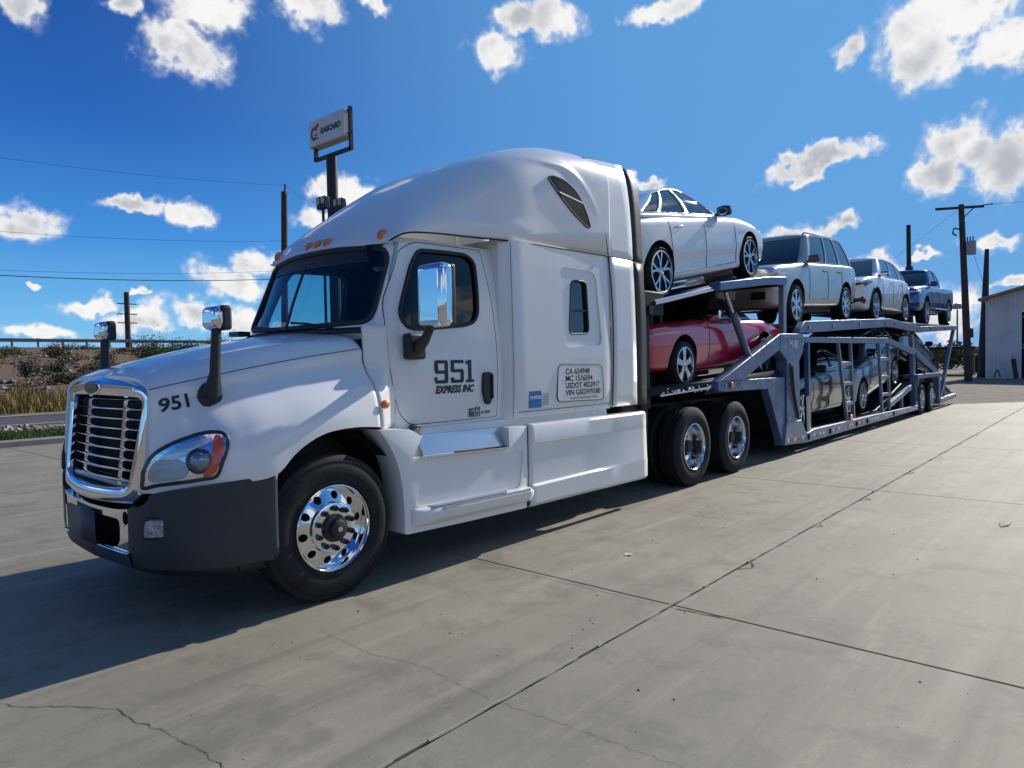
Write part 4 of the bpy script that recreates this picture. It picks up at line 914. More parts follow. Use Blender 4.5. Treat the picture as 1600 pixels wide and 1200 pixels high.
# ladder-like uprights
for (a, b, c, d) in (((11.78, 1.92), (12.35, .36), (12.60, 1.92), (12.83, .36)), ((14.82, 1.94), (15.09, .35), (15.67, 1.95), (15.76, .35))):
    for yy in (.085, 2*YC-.085):
        l_ = LP('ladder', MB().beam((a[0], yy, a[1]), (b[0], yy, b[1]), .06, .07), STEELL, bev=.006)
        MB().beam((c[0], yy, c[1]), (d[0], yy, d[1]), .06, .07).build('ladder_rail', STEELL, l_, bev=.006)
        for w in (.27, .53, .79) if a[0] < 13 else (.24, .50, .76):
            p_ = np.array(a)*(1-w)+np.array(b)*w; q_ = np.array(c)*(1-w)+np.array(d)*w
            MB().beam((p_[0], yy, p_[1]), (q_[0], yy, q_[1]), .05, .075).build('rung', STEELL, l_, bev=.006)
for yy in (.12, 2*YC-.12):
    h_ = LP('deck_lift_post', MB().beam((10.10, yy, 1.9), (10.15, yy, .33), .08, .09), STEEL, bev=.006)
    MB().tube([(10.02, yy-.02, .95), (10.06, yy-.02, .33)], .045, 12).build('lift_rod', HYD, h_)
    LP('deck_lift_post', MB().beam((18.22, yy, 2.2), (18.34, yy, 1.6), .10, .16), STEELL, bev=.006)
    LP('rear_post', MB().beam((18.36, yy, 1.78), (18.46, yy, .29), .10, .24), STEEL, bev=.008)
    fd = LP('wheel_fender', MB().prism([(18.34, yy-.10, 1.00), (18.34, yy-.10, 1.115), (21.68, yy-.10, 1.10), (21.68, yy-.10, .99)], (0, .32, 0)), STEEL, bev=.008)
    MB().prism([(18.34, yy-.09, .30), (18.62, yy-.09, .30), (18.60, yy-.09, .72), (18.80, yy-.09, .998), (18.34, yy-.09, .998)], (0, .1, 0)).build('fender_side', STEEL, fd, bev=.006)
    MB().prism([(21.68, yy-.09, .15), (21.45, yy-.09, .15), (21.45, yy-.09, .80), (21.3, yy-.09, .988), (21.68, yy-.09, .988)], (0, .1, 0)).build('fender_side', STEEL, fd, bev=.006)
    LP('marker_lamp', MB().box((19.45, yy-.12, 1.13), (19.60, yy-.07, 1.24)), AMBER, bev=.01)
    LP('loading_ramp', MB().beam((15.80, yy-.03, .46), (17.96, yy-.03, .80), .09, .13), STEELL, bev=.006)
    LP('ramp_post', MB().beam((17.05, yy-.02, .30), (17.05, yy-.02, .62), .07, .07), STEELL)
    LP('rear_leg', MB().beam((24.22, yy-.02, 2.46), (22.0, yy-.02, .30), .09, .13), STEELL, bev=.008)
    LP('rear_leg_brace', MB().beam((22.55, yy-.02, 1.0), (22.6, yy-.02, .25), .07, .08), STEELL)
    LP('tail_rail', MB().prism([(21.5, yy-.09, .15), (24.30, yy-.09, .22), (24.30, yy-.09, .34), (21.5, yy-.09, .31)], (0, .12, 0)), STEELL, bev=.006)
    LP('tail_ramp', MB().prism([(22.5, yy+.10, .60), (24.5, yy+.10, .40), (24.95, yy+.10, .40), (24.95, yy+.10, .20), (24.4, yy+.10, .20), (22.5, yy+.10, .42)], (0, .12 if yy < 1 else -.12, 0)), STEEL, bev=.008)
    for j in range(6): LP('reflector', MB().box((22.0+j*.35, yy-.096, .225+j*.006), (22.2+j*.35, yy-.0905, .285+j*.006)), TAPEW)
lettering('M-88', .20, lambda u, v: (9.0+u, .0265, 1.80+v), mat('tape_white', (0, 0, 0)), nk[0], 'fleet_number', bold=.004, width=.36)
for k in range(9): MB().box((8.74+k*.085, .024, 1.978), (8.74+k*.085+random.uniform(.03, .075), .0285, 1.998)).build('faded_print', mat('faded_print', (.32, .35, .40), .5), nk[0])
tw = drive_wheel(19.14, 0, .43, 'trailer_wheel', trailer, LT)
for x, s_ in ((20.42, 0), (19.14, 1), (20.42, 1)):
    c = copy_tree(tw, trailer); c.location = (x-LT[0], (.03 if not s_ else 2*YC-.03)-LT[1], .426); c.rotation_euler.z = math.pi if s_ else 0
LP('trailer_axle', MB().tube([(19.14, .3, .43), (19.14, 2.1, .43)], .07, 10), BLACKM); LP('trailer_axle', MB().tube([(20.42, .3, .43), (20.42, 2.1, .43)], .07, 10), BLACKM)
# triangle and notice on the head plate of the deck, seen below the silver car
LP('notice_plate', MB().grid([[(9.30, y, z) for y in (1.10, 1.50)] for z in (1.98, 2.12)]), DWHITE, solid=.006)

# hoses, straps and bolts
for k, (x0, z0, x1, z1) in enumerate(((8.95, 1.55, 9.30, .62), (9.05, 1.50, 9.36, .60), (18.30, 1.70, 18.40, .40))):
    LP('hydraulic_hose', MB().tube([(x0, .012, z0), (x0+.05, -.004, (z0+z1)/2), (x1, .012, z1)], .016, 8), BLACKM)
bt = MB()
for x, z in ((8.75, 1.98), (8.75, 1.83), (9.55, 1.98), (9.55, 1.83), (8.95, .62), (9.42, .62), (8.95, 1.2), (9.42, 1.2), (6.5, 1.27), (7.0, 1.27), (7.6, 1.27), (8.2, 1.27), (8.0, 1.84), (7.4, 1.66)):
    bt.lathe([(0, -.014), (.018, -.014), (.02, .0)], (x, .034 if z < 1.9 or x > 8.7 else .036, z), n=6)
tag(LP('bolts', bt, HYD), None, None, kind='stuff')

# ================================================================== the cars on the trailer
CPAINT = lambda n, c, metal=0.0, r=.28: mat('car_paint_'+n, c, r, metal, coat=1.0, rvar=.03, vscale=2)
def car_wheel(parent, x, y, R, W, spokes, style, rimm, rr=.72):
    w = empty('wheel', (x, y, R)); w.parent = parent
    if y > 0: w.rotation_euler.z = math.pi
    Ri = R*rr
    MB().lathe([(Ri, .0), (Ri+.015, -.008), ((R+Ri)/2, -.014), (R-.03, -.006), (R-.008, .015), (R, .04), (R, W-.04), (R-.02, W-.01), (Ri, W)], n=40).build('tyre', RUBBER, w, ang=50)
    MB().lathe([(Ri+.012, .012), (Ri+.012, -.004), (Ri-.008, -.006), (Ri-.018, .02), (Ri-.03, .14), (Ri-.02, .16)], n=36).build('rim', rimm, w, ang=45)
    MB().lathe([(0, .075), (Ri*.62, .075), (Ri*.64, .10), (Ri-.02, .11)], n=28).build('brake_disc', mat('brake_dark', (.03, .03, .032), .5, .4), w)
    sp = MB()
    for k in range(spokes):
        a = 2*math.pi*k/spokes+math.pi/2
        for da in ((-.30, .30) if style == 'split' else (0,)):
            w0, w1 = (.013, .017) if style == 'split' else ((.036, .055) if style == 'wide' else (.026, .034))
            ca, sa = math.cos(a), math.sin(a); P = []
            for r_, hw, yo, off in ((.03, w0, .012, 0), (Ri*.55, w0, .006, da*Ri*.25), (Ri-.012, w1, .010, da*Ri*.85)):
                for s_ in (-1, 1):
                    q = off+s_*hw
                    for dy in (0, .03): P.append((r_*ca-q*sa, yo+dy, r_*sa+q*ca))
            F = []
            for i in range(2):
                o = i*4; F += [(o, o+2, o+6, o+4), (o+1, o+5, o+7, o+3), (o, o+4, o+5, o+1), (o+2, o+3, o+7, o+6)]
            sp.add(P, F+[(8, 10, 11, 9)])
    sp.lathe([(0, -.006), (.04, -.004), (.058, .012), (.06, .04)], n=18)
    sp.build('spokes', rimm, w, ang=40)
    return w
def make_car(S, name, label, group='cars loaded on the trailer'):
    root = empty(name, (0, 0, 0), label, S['cat'], group)
    paint = S['paint']; ST = np.array(S['st'], float); xs = ST[:, 0][::-1]; TB = ST[::-1]
    cr2 = S.get('crease', .012)
    def section(x, n=41):
        _, zb, zs, zt, wl, wm, ws, wt = herm(xs, TB, [x], True)[0]; h = zs-zb
        P = [(0, zb), (wl*.7, zb), (wl, zb+.05), (wm*(.995-cr2), zb+.30*h), (wm*(1-.2*cr2), zb+.55*h), (wm*(.992), zb+.80*h), (ws, zs), (wt, zt-(zt-zs)*.18), (wt*.5, zt-.003), (0, zt)]
        return herm(range(10), P, np.linspace(0, 9, n), True)
    dens = np.unique(np.concatenate([np.linspace(xs[0], xs[-1], 64), np.linspace(xs[0], xs[0]+.25, 8), np.linspace(xs[-1]-.25, xs[-1], 8)]))
    B = np.array([[(x, y, z) for y, z in section(x)] for x in dens]); Bm = B[:, ::-1][:, 1:-1].copy(); Bm[..., 1] *= -1
    full = np.concatenate([B, Bm], 1); mb = MB().grid(full, cv=True); a_, b_ = full.shape[:2]
    mb.f += [tuple(range(b_))[::-1], tuple((a_-1)*b_+j for j in range(b_))]
    body = mb.build('body', paint, root, ang=32)
    half = S['wb']/2; R = S['R']; Wd = max(ST[:, 5])
    cut = MB()
    for x in (half, -half):
        for s_ in (-1, 1):
            y0, y1 = sorted((s_*(Wd-.32), s_*(Wd+.2)))
            ar = S.get('arch', R+.055); cut.tube([(x, y0, R+.01), (x, y1, R+.01)], ar, 40)
    if S.get('bed'): cut.box((S['bed'][0], -Wd+.14, S['bed'][2]), (S['bed'][1], Wd-.14, 2.5))
    boolean(body, cut, m=mat('arch_liner', (.008, .008, .009), .8), ang=32)
    from mathutils.bvhtree import BVHTree
    bv = BVHTree.FromPolygons([v.co.copy() for v in body.data.vertices], [tuple(q.vertices) for q in body.data.polygons])
    def cast(o_, d_, off):
        h, n_, _, _ = bv.ray_cast(Vector(o_), Vector(d_).normalized())
        if h is None: h, n_, _, _ = bv.find_nearest(Vector(o_))
        if n_.dot(Vector(d_)) > 0: n_ = -n_
        return np.array(h+n_*off)
    def by(x, z):
        P = B[:, 8:34].reshape(-1, 3); i = np.argsort((P[:, 0]-x)**2+(P[:, 2]-z)**2)[:4]; w = 1/(1e-5+(P[i, 0]-x)**2+(P[i, 2]-z)**2); return float((P[i, 1]*w).sum()/w.sum())
    def decal(nm, cen, yaw, poly, m_, off, s_):
        """an outline laid on the skin by casting it along its own facing"""
        n_ = Vector((math.cos(yaw), math.sin(yaw)*s_, 0)); tg = Vector((-math.sin(yaw), math.cos(yaw)*s_, 0)); c = Vector((cen[0], cen[1]*s_, cen[2])); P = np.array(poly); ctr = P.mean(0); G_ = []
        for k in range(5):
            w = max(.03, k/4); G_.append([cast(c+tg*q[0]+Vector((0, 0, q[1]))+n_*1.2, -n_, off*(1.5-.5*w)) for q in ctr+(P-ctr)*w])
        G_.append([cast(c+tg*q[0]+Vector((0, 0, q[1]))+n_*1.2, -n_, -.012) for q in P])
        return MB().grid(G_, cv=True).build(nm, m_, body, ang=40)
    # greenhouse
    g = dict(S['gh']); fr_ = [0.0]+list(g['br'])+[1.0]; nbr, nsd = [], []
    for j in range(len(fr_)-1):
        k = 4 if g['side'][j] == 'W' else 1
        for q in range(k):
            nsd.append((g['side'][j], j)); nbr.append(fr_[j]+(fr_[j+1]-fr_[j])*(q+1)/k)
    g['br'] = nbr[:-1]; g['side'] = nsd
    def perim(top):
        if not top: xf, xr, w, zf, zr = g['xf'], g['xr'], g['w'], g['zf'], g['zr']
        else: xf, xr, w, zf, zr = g['txf'], g['txr'], g['tw'], g['tzf'], g['tzr']
        A = xf-g.get('wrap', .20)*(1 if not top else .6); D = xr+g.get('rwrap', .12)*(1 if not top else .7)
        K = [('F0', xf, 0), ('F1', xf-.04, .45*w), ('F2', xf-.10 if not top else xf-.06, .84*w), ('A', A, w*.985)]
        for f_ in g['br']: K.append(('s', A+(D-A)*f_, w*(1+.012*math.sin(math.pi*f_))))
        K += [('D', D, w*.975), ('R2', xr+.03, .80*w), ('R1', xr+.01, .4*w), ('R0', xr, 0)]
        xm = (xf+xr)/2; hl = (xf-xr)/2; ar_ = g.get('arch', .05) if top else 0.0
        return np.array([(x, y, zf+(zr-zf)*(xf-x)/(xf-xr)+ar_*(1-((x-xm)/hl)**2)-(.012 if top and y > .9*w else 0)) for _, x, y in K])
    Bp, Tp = perim(False), perim(True); nb = len(g['br']); NA = len(Bp)
    ts = np.array([-.12, 0, g.get('t0', .07), .25, .5, .75, g.get('t1', .91), 1.0])
    def gp(i, t): 
        q = Bp[i]*(1-t)+Tp[i]*t; c = np.array((q[0]*.0, q[1], 0)); k = math.sin(math.pi*min(max(t, 0), 1))*g.get('bulge', .025)
        q = q.copy(); q[1] += k if Bp[i][1] > .05*g['w'] else 0; 
        if i <= 2: q[0] += k
        if i >= NA-3: q[0] -= k
        return q
    Q = np.array([[gp(i, t) for t in ts] for i in range(NA)])
    shell = MB(); wins = {}
    names = {}
    def cellname(i):
        if i in (0, 1): return 'windshield'
        if i >= NA-3 and not g.get('norear'): return 'rear_window'
        if 3 <= i < 3+nb+1:
            return g['side'][i-3]
        return None
    for i in range(NA-1):
        nm = cellname(i)
        for t_ in range(len(ts)-1):
            quad = [Q[i, t_], Q[i+1, t_], Q[i+1, t_+1], Q[i, t_+1]]; side_ = isinstance(nm, tuple); glassy = nm and not (side_ and nm[0] == 'P') and 2 <= t_ < 6
            for s_ in (1, -1):
                q = [(v[0], v[1]*s_, v[2]) for v in quad]; q = q if s_ > 0 else q[::-1]
                if glassy: wins.setdefault(('side_window', s_*(nm[1]+1)) if side_ else (nm, 0), MB()).add(q, [(0, 1, 2, 3)])
                else: shell.add(q, [(0, 1, 2, 3)])
    cr_ = g.get('crown', .05); rings = [Q[:, -1]]
    for k in (.25, .6, 1.0):
        rg = Tp.copy(); rg[:, 1] *= (1-k); xm = (g['txf']+g['txr'])/2; rg[:, 0] = xm+(rg[:, 0]-xm)*(1-.10*k); rg[:, 2] += cr_*(1-(1-k)**2); rings.append(rg)
    for r_ in range(3):
        for i in range(NA-1):
            for s_ in (1, -1):
                q = [(v[0], v[1]*s_, v[2]) for v in (rings[r_][i], rings[r_][i+1], rings[r_+1][i+1], rings[r_+1][i])]; shell.add(q if s_ > 0 else q[::-1], [(0, 1, 2, 3)])
    rf = shell.build('roof', S.get('roofm', paint), root, ang=38, weld=True, solid=-.014)
    for (nm, _), w in wins.items(): w.build(nm, S.get('glass', DARKG), root, ang=60, weld=True)
    for s_ in (1, -1):          # window trim along the belt
        MB().tube([(q[0], s_*(q[1]+.012), q[2]+.005) for q in Q[3:NA-3, 2]], .006, 6).build('belt_trim', S.get('trimm', CHROME), rf)
    # wheels
    proto = None
    for x in (half, -half):
        for s_ in (-1, 1):
            y = s_*(Wd-.02)
            if proto is None: proto = car_wheel(root, x, y, R, S.get('tw', .22), S['spokes'], S['style'], S['rim'], S.get('rr', .72)); proto.rotation_euler.z = 0 if s_ < 0 else math.pi
            else:
                c = copy_tree(proto, root); c.location = (x, y, R); c.rotation_euler.z = 0 if s_ < 0 else math.pi
    # doors: seams and handles, mirrors
    for s_ in (1, -1):
        for x0 in S['doorx']:
            zz_ = np.linspace(S['sill'], S['belt'](x0), 9); MB().tube([(x0+S.get('rake', 0)*(z-S['sill']), s_*(by(x0, z)+.001), z) for z in zz_], .005, 5).build('door_seam', SEAM, body)
        MB().tube([(x, s_*(by(x, S['sill'])+.001), S['sill']) for x in np.linspace(S['doorx'][-1], S['doorx'][0], 10)], .005, 5).build('door_seam', SEAM, body)
        for x0 in S['handles']:
            z = S['hz'](x0); MB().tube([(x0-.09, s_*(by(x0-.09, z)+.004), z), (x0-.06, s_*(by(x0, z)+.03), z+.005), (x0+.06, s_*(by(x0, z)+.03), z+.008), (x0+.09, s_*(by(x0+.09, z)+.004), z+.008)], .014, 8).build('door_handle', S.get('handm', paint), body)
        if S.get('mirror'):
            x, z = S['mirror']; y = s_*(g['w']+.12)
            m_ = MB().lathe([(0, -.11), (.07, -.10), (.085, 0), (.07, .09), (0, .10)], axis='y', n=14); m_.v = [(q[0]*.75+x, q[1]+y, q[2]*.95+z) for q in m_.v]
            mo = m_.build('mirror', S.get('mirm', paint), root, ang=50)
            MB().beam((x, y-s_*.08, z-.03), (x+.03, s_*(g['w']-.06), z-.06), .05, .04).build('mirror_arm', BLACKP, mo)
            ml = MB().lathe([(0, 0), (.07, 0)], axis='x', n=14); ml.v = [(x-.055, q[1]*1.2+y, q[2]*.85+z) for q in ml.v]; ml.build('mirror_glass', mat('mirror', (0, 0, 0)), mo)
    # lamps, grille and plates: outlines given in the front view, laid on the skin
    for (nm, poly, front, m_, off) in S['face']:
        for s_ in ((1, -1) if not nm.startswith('*') else (1,)):
            c = np.mean(np.array(poly), 0); yw = 0 if front else math.pi
            P = [((y-c[0])*(1 if front else -1), z-c[1]) for y, z in poly]
            P2 = [(P[0][0]*(1-w)+0, 0) for w in ()] or P
            decal(nm.strip('*'), (1.6 if front else -1.6, c[0], c[1]), yw, P2, m_, off, s_)
    for (nm, cen, yaw, poly, m_) in S.get('corner', ()):
        for s_ in (1, -1): decal(nm, cen, math.radians(yaw), poly, m_, .008, s_)
    for (nm, poly, m_) in S.get('flank', ()):
        for s_ in (1, -1):
            c = np.mean(np.array(poly), 0); decal(nm, (c[0], .3, c[1]), math.pi/2, [(-(x-c[0]), z-c[1]) for x, z in poly], m_, .006, s_)
    if S.get('clad'):
        for s_ in (1, -1):
            for x in (half, -half):
                ar = S.get('arch', R+.055); MB().tube([(x+ar*math.cos(a), s_*(by(x+ar*math.cos(a), R+.01+ar*math.sin(a))+.002), R+.01+ar*math.sin(a)) for a in np.linspace(-.15, math.pi+.15, 22)], .022, 6).build('arch_trim', S['clad'], body)
            MB().tube([(x, s_*(by(x, S['sill']-.12)+.0), S['sill']-.12) for x in np.linspace(-half+R+.1, half-R-.1, 8)], .05, 8).build('sill_trim', S['clad'], body)
    ub = MB().box((-half, -.6, ST[:, 1].min()-.02), (half, .6, ST[:, 1].min()+.12)); ub.build('underbody', BLACKM, root)
    return root
def place_car(root, x, z, slope, face, yoff=0.0):
    """x, z: ground point midway between the axles; slope: rise per metre along +X"""
    root.location = (x, YC+yoff, z); a = math.atan(slope)
    root.rotation_euler = (0, -a if face > 0 else a, 0 if face > 0 else math.pi)
    if face < 0: root.rotation_euler = (Matrix.Rotation(-a, 4, 'Y') @ Matrix.Rotation(math.pi, 4, 'Z')).to_euler()
LAMP = mat('car_lamp', (.75, .78, .82), .08, .7, coat=1, bump=.4, bscale=60); TAIL = mat('tail_lamp', (.35, .012, .012), .15, coat=1)
GRL = mat('car_grille', (.012, .012, .013), .4); RIMS = mat('rim_silver', (.62, .63, .65), .22, .9); RIMD = mat('rim_machined', (.55, .56, .58), .18, 1)
CLAD = mat('cladding', (.03, .03, .032), .6)
PW = CPAINT('white', (.76, .77, .78)); PSIL = CPAINT('champagne_silver', (.44, .415, .37), .45, .3); PWH2 = CPAINT('pearl_white', (.72, .72, .71)); PBLU = CPAINT('blue', (.012, .055, .22), .3, .25)
PRED = CPAINT('red', (.52, .012, .045), .0, .22); PBLK = CPAINT('black', (.010, .011, .013)); PGRY = CPAINT('dark_grey', (.016, .017, .020), .3); PSB = CPAINT('silver_blue', (.16, .21, .28), .4)
SOFT = mat('soft_top', (.012, .012, .014), .85, bump=.3, bscale=200)
SEDAN = dict(crease=.035, cat='car', paint=PW, wb=2.88, R=.335, rr=.78, trimm=CHROME,
    corner=[('headlight', (2.12, .66, .70), 45, [(-.30, -.05), (.2, .0), (.36, .07), (-.1, .05)], LAMP)],
    flank=[('badge', [(1.28, .74), (1.06, .74), (1.06, .765), (1.28, .765)], CHROME)], spokes=5, style='split', rim=RIMD, tw=.22,
    st=[(2.42, .34, .52, .56, .30, .42, .40, .25), (2.37, .26, .60, .66, .62, .68, .62, .45), (2.2, .21, .69, .77, .76, .82, .76, .62), (1.85, .18, .79, .86, .83, .89, .83, .70), (1.44, .17, .865, .93, .86, .915, .86, .74), (1.0, .17, .92, .99, .86, .92, .87, .76), (.3, .17, .955, .99, .86, .92, .87, .78), (-.8, .17, .99, 1.03, .86, .92, .87, .78), (-1.44, .19, 1.01, 1.08, .86, .915, .865, .72), (-2.0, .22, 1.01, 1.11, .82, .88, .83, .66), (-2.4, .28, .96, 1.10, .74, .81, .75, .60), (-2.52, .40, .82, .98, .6, .70, .66, .5)],
    gh=dict(xf=.90, xr=-2.08, w=.815, zf=.965, zr=1.09, txf=.02, txr=-1.22, tw=.60, tzf=1.35, tzr=1.32, arch=.10, br=(.02, .40, .455, .76, .815, .97), side=('P', 'W', 'P', 'W', 'P', 'W', 'P'), wrap=.38, rwrap=.30, crown=.03, t0=.08, t1=.93, bulge=.04),
    doorx=(.92, -.10, -1.10), sill=.29, belt=lambda x: .96, handles=(.06, -.90), hz=lambda x: .86-.02*x, mirror=(.50, 1.06), mirm=BLACKP, rake=-.06,
    face=[('*grille', [(-.5, .34), (.5, .34), (.55, .56), (-.55, .56)], True, GRL, .012), ('tail_lamp', [(.45, .88), (.74, .88), (.76, 1.0), (.5, 1.02)], False, TAIL, .012)])
SUV1 = dict(cat='suv', paint=PSIL, wb=2.98, corner=[('headlight', (2.25, .70, .94), 45, [(-.22, -.07), (.2, -.07), (.2, .07), (-.22, .07)], LAMP)], R=.365, spokes=6, style='wide', rim=RIMS, tw=.24,
    st=[(2.44, .40, .80, .86, .5, .66, .60, .42), (2.40, .33, .92, .98, .72, .80, .74, .55), (2.25, .30, 1.0, 1.06, .83, .88, .82, .66), (1.49, .28, 1.07, 1.12, .87, .925, .86, .72), (.95, .28, 1.10, 1.15, .87, .925, .87, .76), (0, .28, 1.12, 1.15, .87, .925, .88, .78), (-1.49, .30, 1.14, 1.17, .87, .925, .88, .78), (-2.1, .34, 1.14, 1.17, .84, .90, .86, .75), (-2.42, .42, 1.10, 1.15, .78, .86, .82, .7), (-2.48, .5, 1.0, 1.08, .7, .80, .76, .6)],
    gh=dict(xf=.95, xr=-2.36, w=.835, zf=1.12, zr=1.15, txf=.25, txr=-2.05, tw=.66, tzf=1.72, tzr=1.72, br=(.03, .36, .385, .66, .69, .95), side=('P', 'W', 'P', 'W', 'P', 'W', 'P'), wrap=.22, rwrap=.16, crown=.05, t0=.06, t1=.92),
    doorx=(.80, -.28, -1.2), sill=.46, belt=lambda x: 1.10, handles=(-.10, -1.02), hz=lambda x: 1.0, mirror=(.62, 1.22), mirm=mat('mirror_grey', (.10, .10, .105), .3), arch=.45,
    face=[('*grille', [(-.48, .72), (.48, .72), (.48, 1.0), (-.48, 1.0)], True, GRL, .015), ('*number_plate', [(-.16, .50), (.16, .50), (.16, .64), (-.16, .64)], True, DWHITE, .02), ('fog_recess', [(.45, .47), (.70, .47), (.70, .60), (.45, .60)], True, GRL, .012), ('tail_lamp', [(.74, .95), (.84, .95), (.84, 1.3), (.74, 1.3)], False, TAIL, .012)])
SUV2 = dict(cat='suv', paint=PWH2, wb=2.96, rr=.76, corner=[('headlight', (2.05, .68, .84), 45, [(-.30, -.07), (.02, -.075), (.30, .02), (.38, .085), (.12, .085), (-.28, .02)], mat('dark_headlight', (.03, .035, .04), .08, .3, coat=1)), ('air_intake', (2.12, .62, .46), 40, [(-.22, -.09), (.12, -.09), (.18, .0), (.06, .09), (-.2, .08)], GRL)], R=.36, spokes=5, style='split', rim=RIMS, tw=.24, clad=CLAD,
    st=[(2.36, .36, .66, .72, .4, .55, .5, .35), (2.30, .26, .80, .86, .68, .76, .68, .5), (2.12, .22, .92, .98, .80, .86, .79, .62), (1.48, .2, 1.02, 1.07, .86, .925, .86, .72), (1.0, .2, 1.04, 1.10, .87, .93, .87, .76), (0, .2, 1.06, 1.09, .87, .93, .88, .78), (-1.48, .22, 1.10, 1.13, .87, .925, .87, .76), (-2.0, .28, 1.08, 1.12, .82, .89, .84, .7), (-2.3, .38, 1.0, 1.08, .74, .82, .77, .6), (-2.38, .5, .9, .98, .6, .74, .7, .5)],
    gh=dict(xf=1.12, xr=-2.22, w=.825, zf=1.07, zr=1.12, txf=.35, txr=-1.75, tw=.62, tzf=1.60, tzr=1.56, br=(.03, .38, .405, .72, .75, .93), side=('P', 'W', 'P', 'W', 'P', 'W', 'P'), wrap=.26, rwrap=.30, crown=.05, t0=.07, t1=.92),
    doorx=(.90, -.10, -1.1), sill=.40, belt=lambda x: 1.05, handles=(.06, -.90), hz=lambda x: .96, mirror=(.78, 1.16), mirm=CHROME, arch=.42,
    face=[('*grille', [(-.38, .60), (.38, .60), (.40, .86), (-.40, .86)], True, GRL, .015), ('tail_lamp', [(.5, .92), (.8, .95), (.8, 1.05), (.5, 1.03)], False, TAIL, .012)])
PICK = dict(cat='pickup', paint=PBLU, wb=3.38, corner=[('headlight', (2.45, .70, 1.0), 45, [(-.26, -.07), (.18, -.06), (.28, .06), (-.24, .07)], LAMP), ('fog_recess', (2.45, .70, .62), 40, [(-.2, -.07), (.12, -.07), (.12, .07), (-.2, .07)], GRL)], R=.395, spokes=6, style='thin', rim=RIMD, tw=.26, bed=(-2.50, -.98, .80),
    st=[(2.66, .50, .80, .88, .5, .62, .58, .4), (2.62, .42, .98, 1.06, .72, .82, .74, .55), (2.45, .40, 1.08, 1.15, .84, .90, .82, .66), (1.69, .40, 1.16, 1.22, .88, .945, .86, .70), (1.05, .40, 1.18, 1.24, .88, .93, .87, .74), (0, .40, 1.18, 1.22, .88, .93, .88, .78), (-.90, .40, 1.20, 1.23, .88, .93, .88, .78), (-1.0, .42, 1.20, 1.23, .88, .93, .89, .83), (-1.69, .44, 1.21, 1.23, .88, .945, .90, .85), (-2.5, .46, 1.21, 1.23, .88, .93, .90, .85), (-2.62, .52, 1.18, 1.21, .86, .91, .88, .82)],
    gh=dict(xf=1.08, xr=-1.02, w=.83, zf=1.20, zr=1.22, txf=.45, txr=-.80, tw=.66, tzf=1.74, tzr=1.73, br=(.04, .52, .56, .93), side=('P', 'W', 'P', 'W', 'P'), wrap=.24, rwrap=.10, crown=.05, t0=.06, t1=.90),
    doorx=(.88, -.10, -.90), sill=.55, belt=lambda x: 1.17, handles=(.08, -.72), hz=lambda x: 1.04, mirror=(.72, 1.30), mirm=PBLU, arch=.49,
    face=[('*grille', [(-.46, .76), (.46, .76), (.50, 1.04), (-.50, 1.04)], True, GRL, .02), ('tail_lamp', [(.78, .85), (.88, .85), (.88, 1.15), (.78, 1.15)], False, TAIL, .012)])
RED = dict(crease=.03, cat='convertible', paint=PRED, wb=2.75, R=.325, spokes=5, style='wide', rim=mat('rally_rim', (.6, .61, .64), .15, 1), tw=.23, roofm=SOFT, glass=DARKG, trimm=CHROME,
    st=[(2.30, .36, .70, .76, .55, .74, .68, .5), (2.26, .30, .80, .84, .78, .86, .80, .62), (2.05, .24, .85, .89, .84, .91, .84, .68), (1.375, .22, .88, .92, .86, .935, .86, .72), (.8, .2, .90, .95, .86, .93, .86, .74), (0, .2, .90, .93, .86, .93, .86, .76), (-.5, .2, .91, .93, .86, .935, .86, .76), (-1.375, .24, .90, .95, .86, .945, .87, .74), (-2.0, .30, .85, .93, .82, .91, .83, .68), (-2.34, .38, .78, .87, .74, .84, .78, .6), (-2.42, .46, .66, .76, .6, .74, .7, .5)],
    gh=dict(xf=.62, xr=-1.50, w=.79, zf=.92, zr=.93, txf=-.02, txr=-.85, tw=.58, tzf=1.235, tzr=1.22, br=(.04, .50), side=('P', 'W', 'P'), wrap=.20, rwrap=.30, crown=.07, t0=.08, t1=.90, norear=True),
    doorx=(.62, -.55), sill=.30, belt=lambda x: .90, handles=(-.35,), hz=lambda x: .78, handm=CHROME, mirror=(.42, 1.0), mirm=CHROME, arch=.40,
    face=[('headlight', [(.58, .58), (.80, .58), (.82, .74), (.58, .74)], True, GRL, .02), ('headlight_lens', [(.63, .60), (.70, .58), (.76, .61), (.78, .67), (.74, .72), (.66, .72), (.62, .67)], True, LAMP, .03), ('*grille', [(-.56, .56), (.56, .56), (.56, .74), (-.56, .74)], True, GRL, .02), ('tail_lamp', [(.4, .6), (.7, .6), (.7, .72), (.4, .72)], False, TAIL, .015)])
sedan = make_car(SEDAN, 'sedan', 'white four-door sedan nose-up on the tilted rack behind the cab', 'cars loaded on the trailer')
place_car(sedan, 6.715, 2.66+.03, .167, 1)
red = make_car(RED, 'convertible', 'dark red classic convertible with black soft top low behind the cab')
bp = MB().tube([(2.30, -.80, .50), (2.36, -.5, .50), (2.38, 0, .50), (2.36, .5, .50), (2.30, .80, .50)], .035, 10); bp.build('front_bumper', CHROME, red)
place_car(red, 5.81+1.375, 1.30, .035, -1)
suv1 = make_car(SUV1, 'suv', 'champagne silver boxy suv at the front of the upper deck')
place_car(suv1, 11.65, 2.325, .055, -1)
for s_ in (1, -1): MB().tube([(.1, s_*.56, 1.74), (.0, s_*.57, 1.80), (-1.7, s_*.57, 1.80), (-1.8, s_*.56, 1.73)], .016, 6).build('roof_rack', BLACKP, suv1)
MB().tube([(.15, -.35, 1.76), (.05, -.35, 1.95)], .006, 5).build('antenna', BLACKP, suv1)
suv2 = make_car(SUV2, 'suv', 'pearl white crossover suv on the upper deck ahead of the blue pickup')
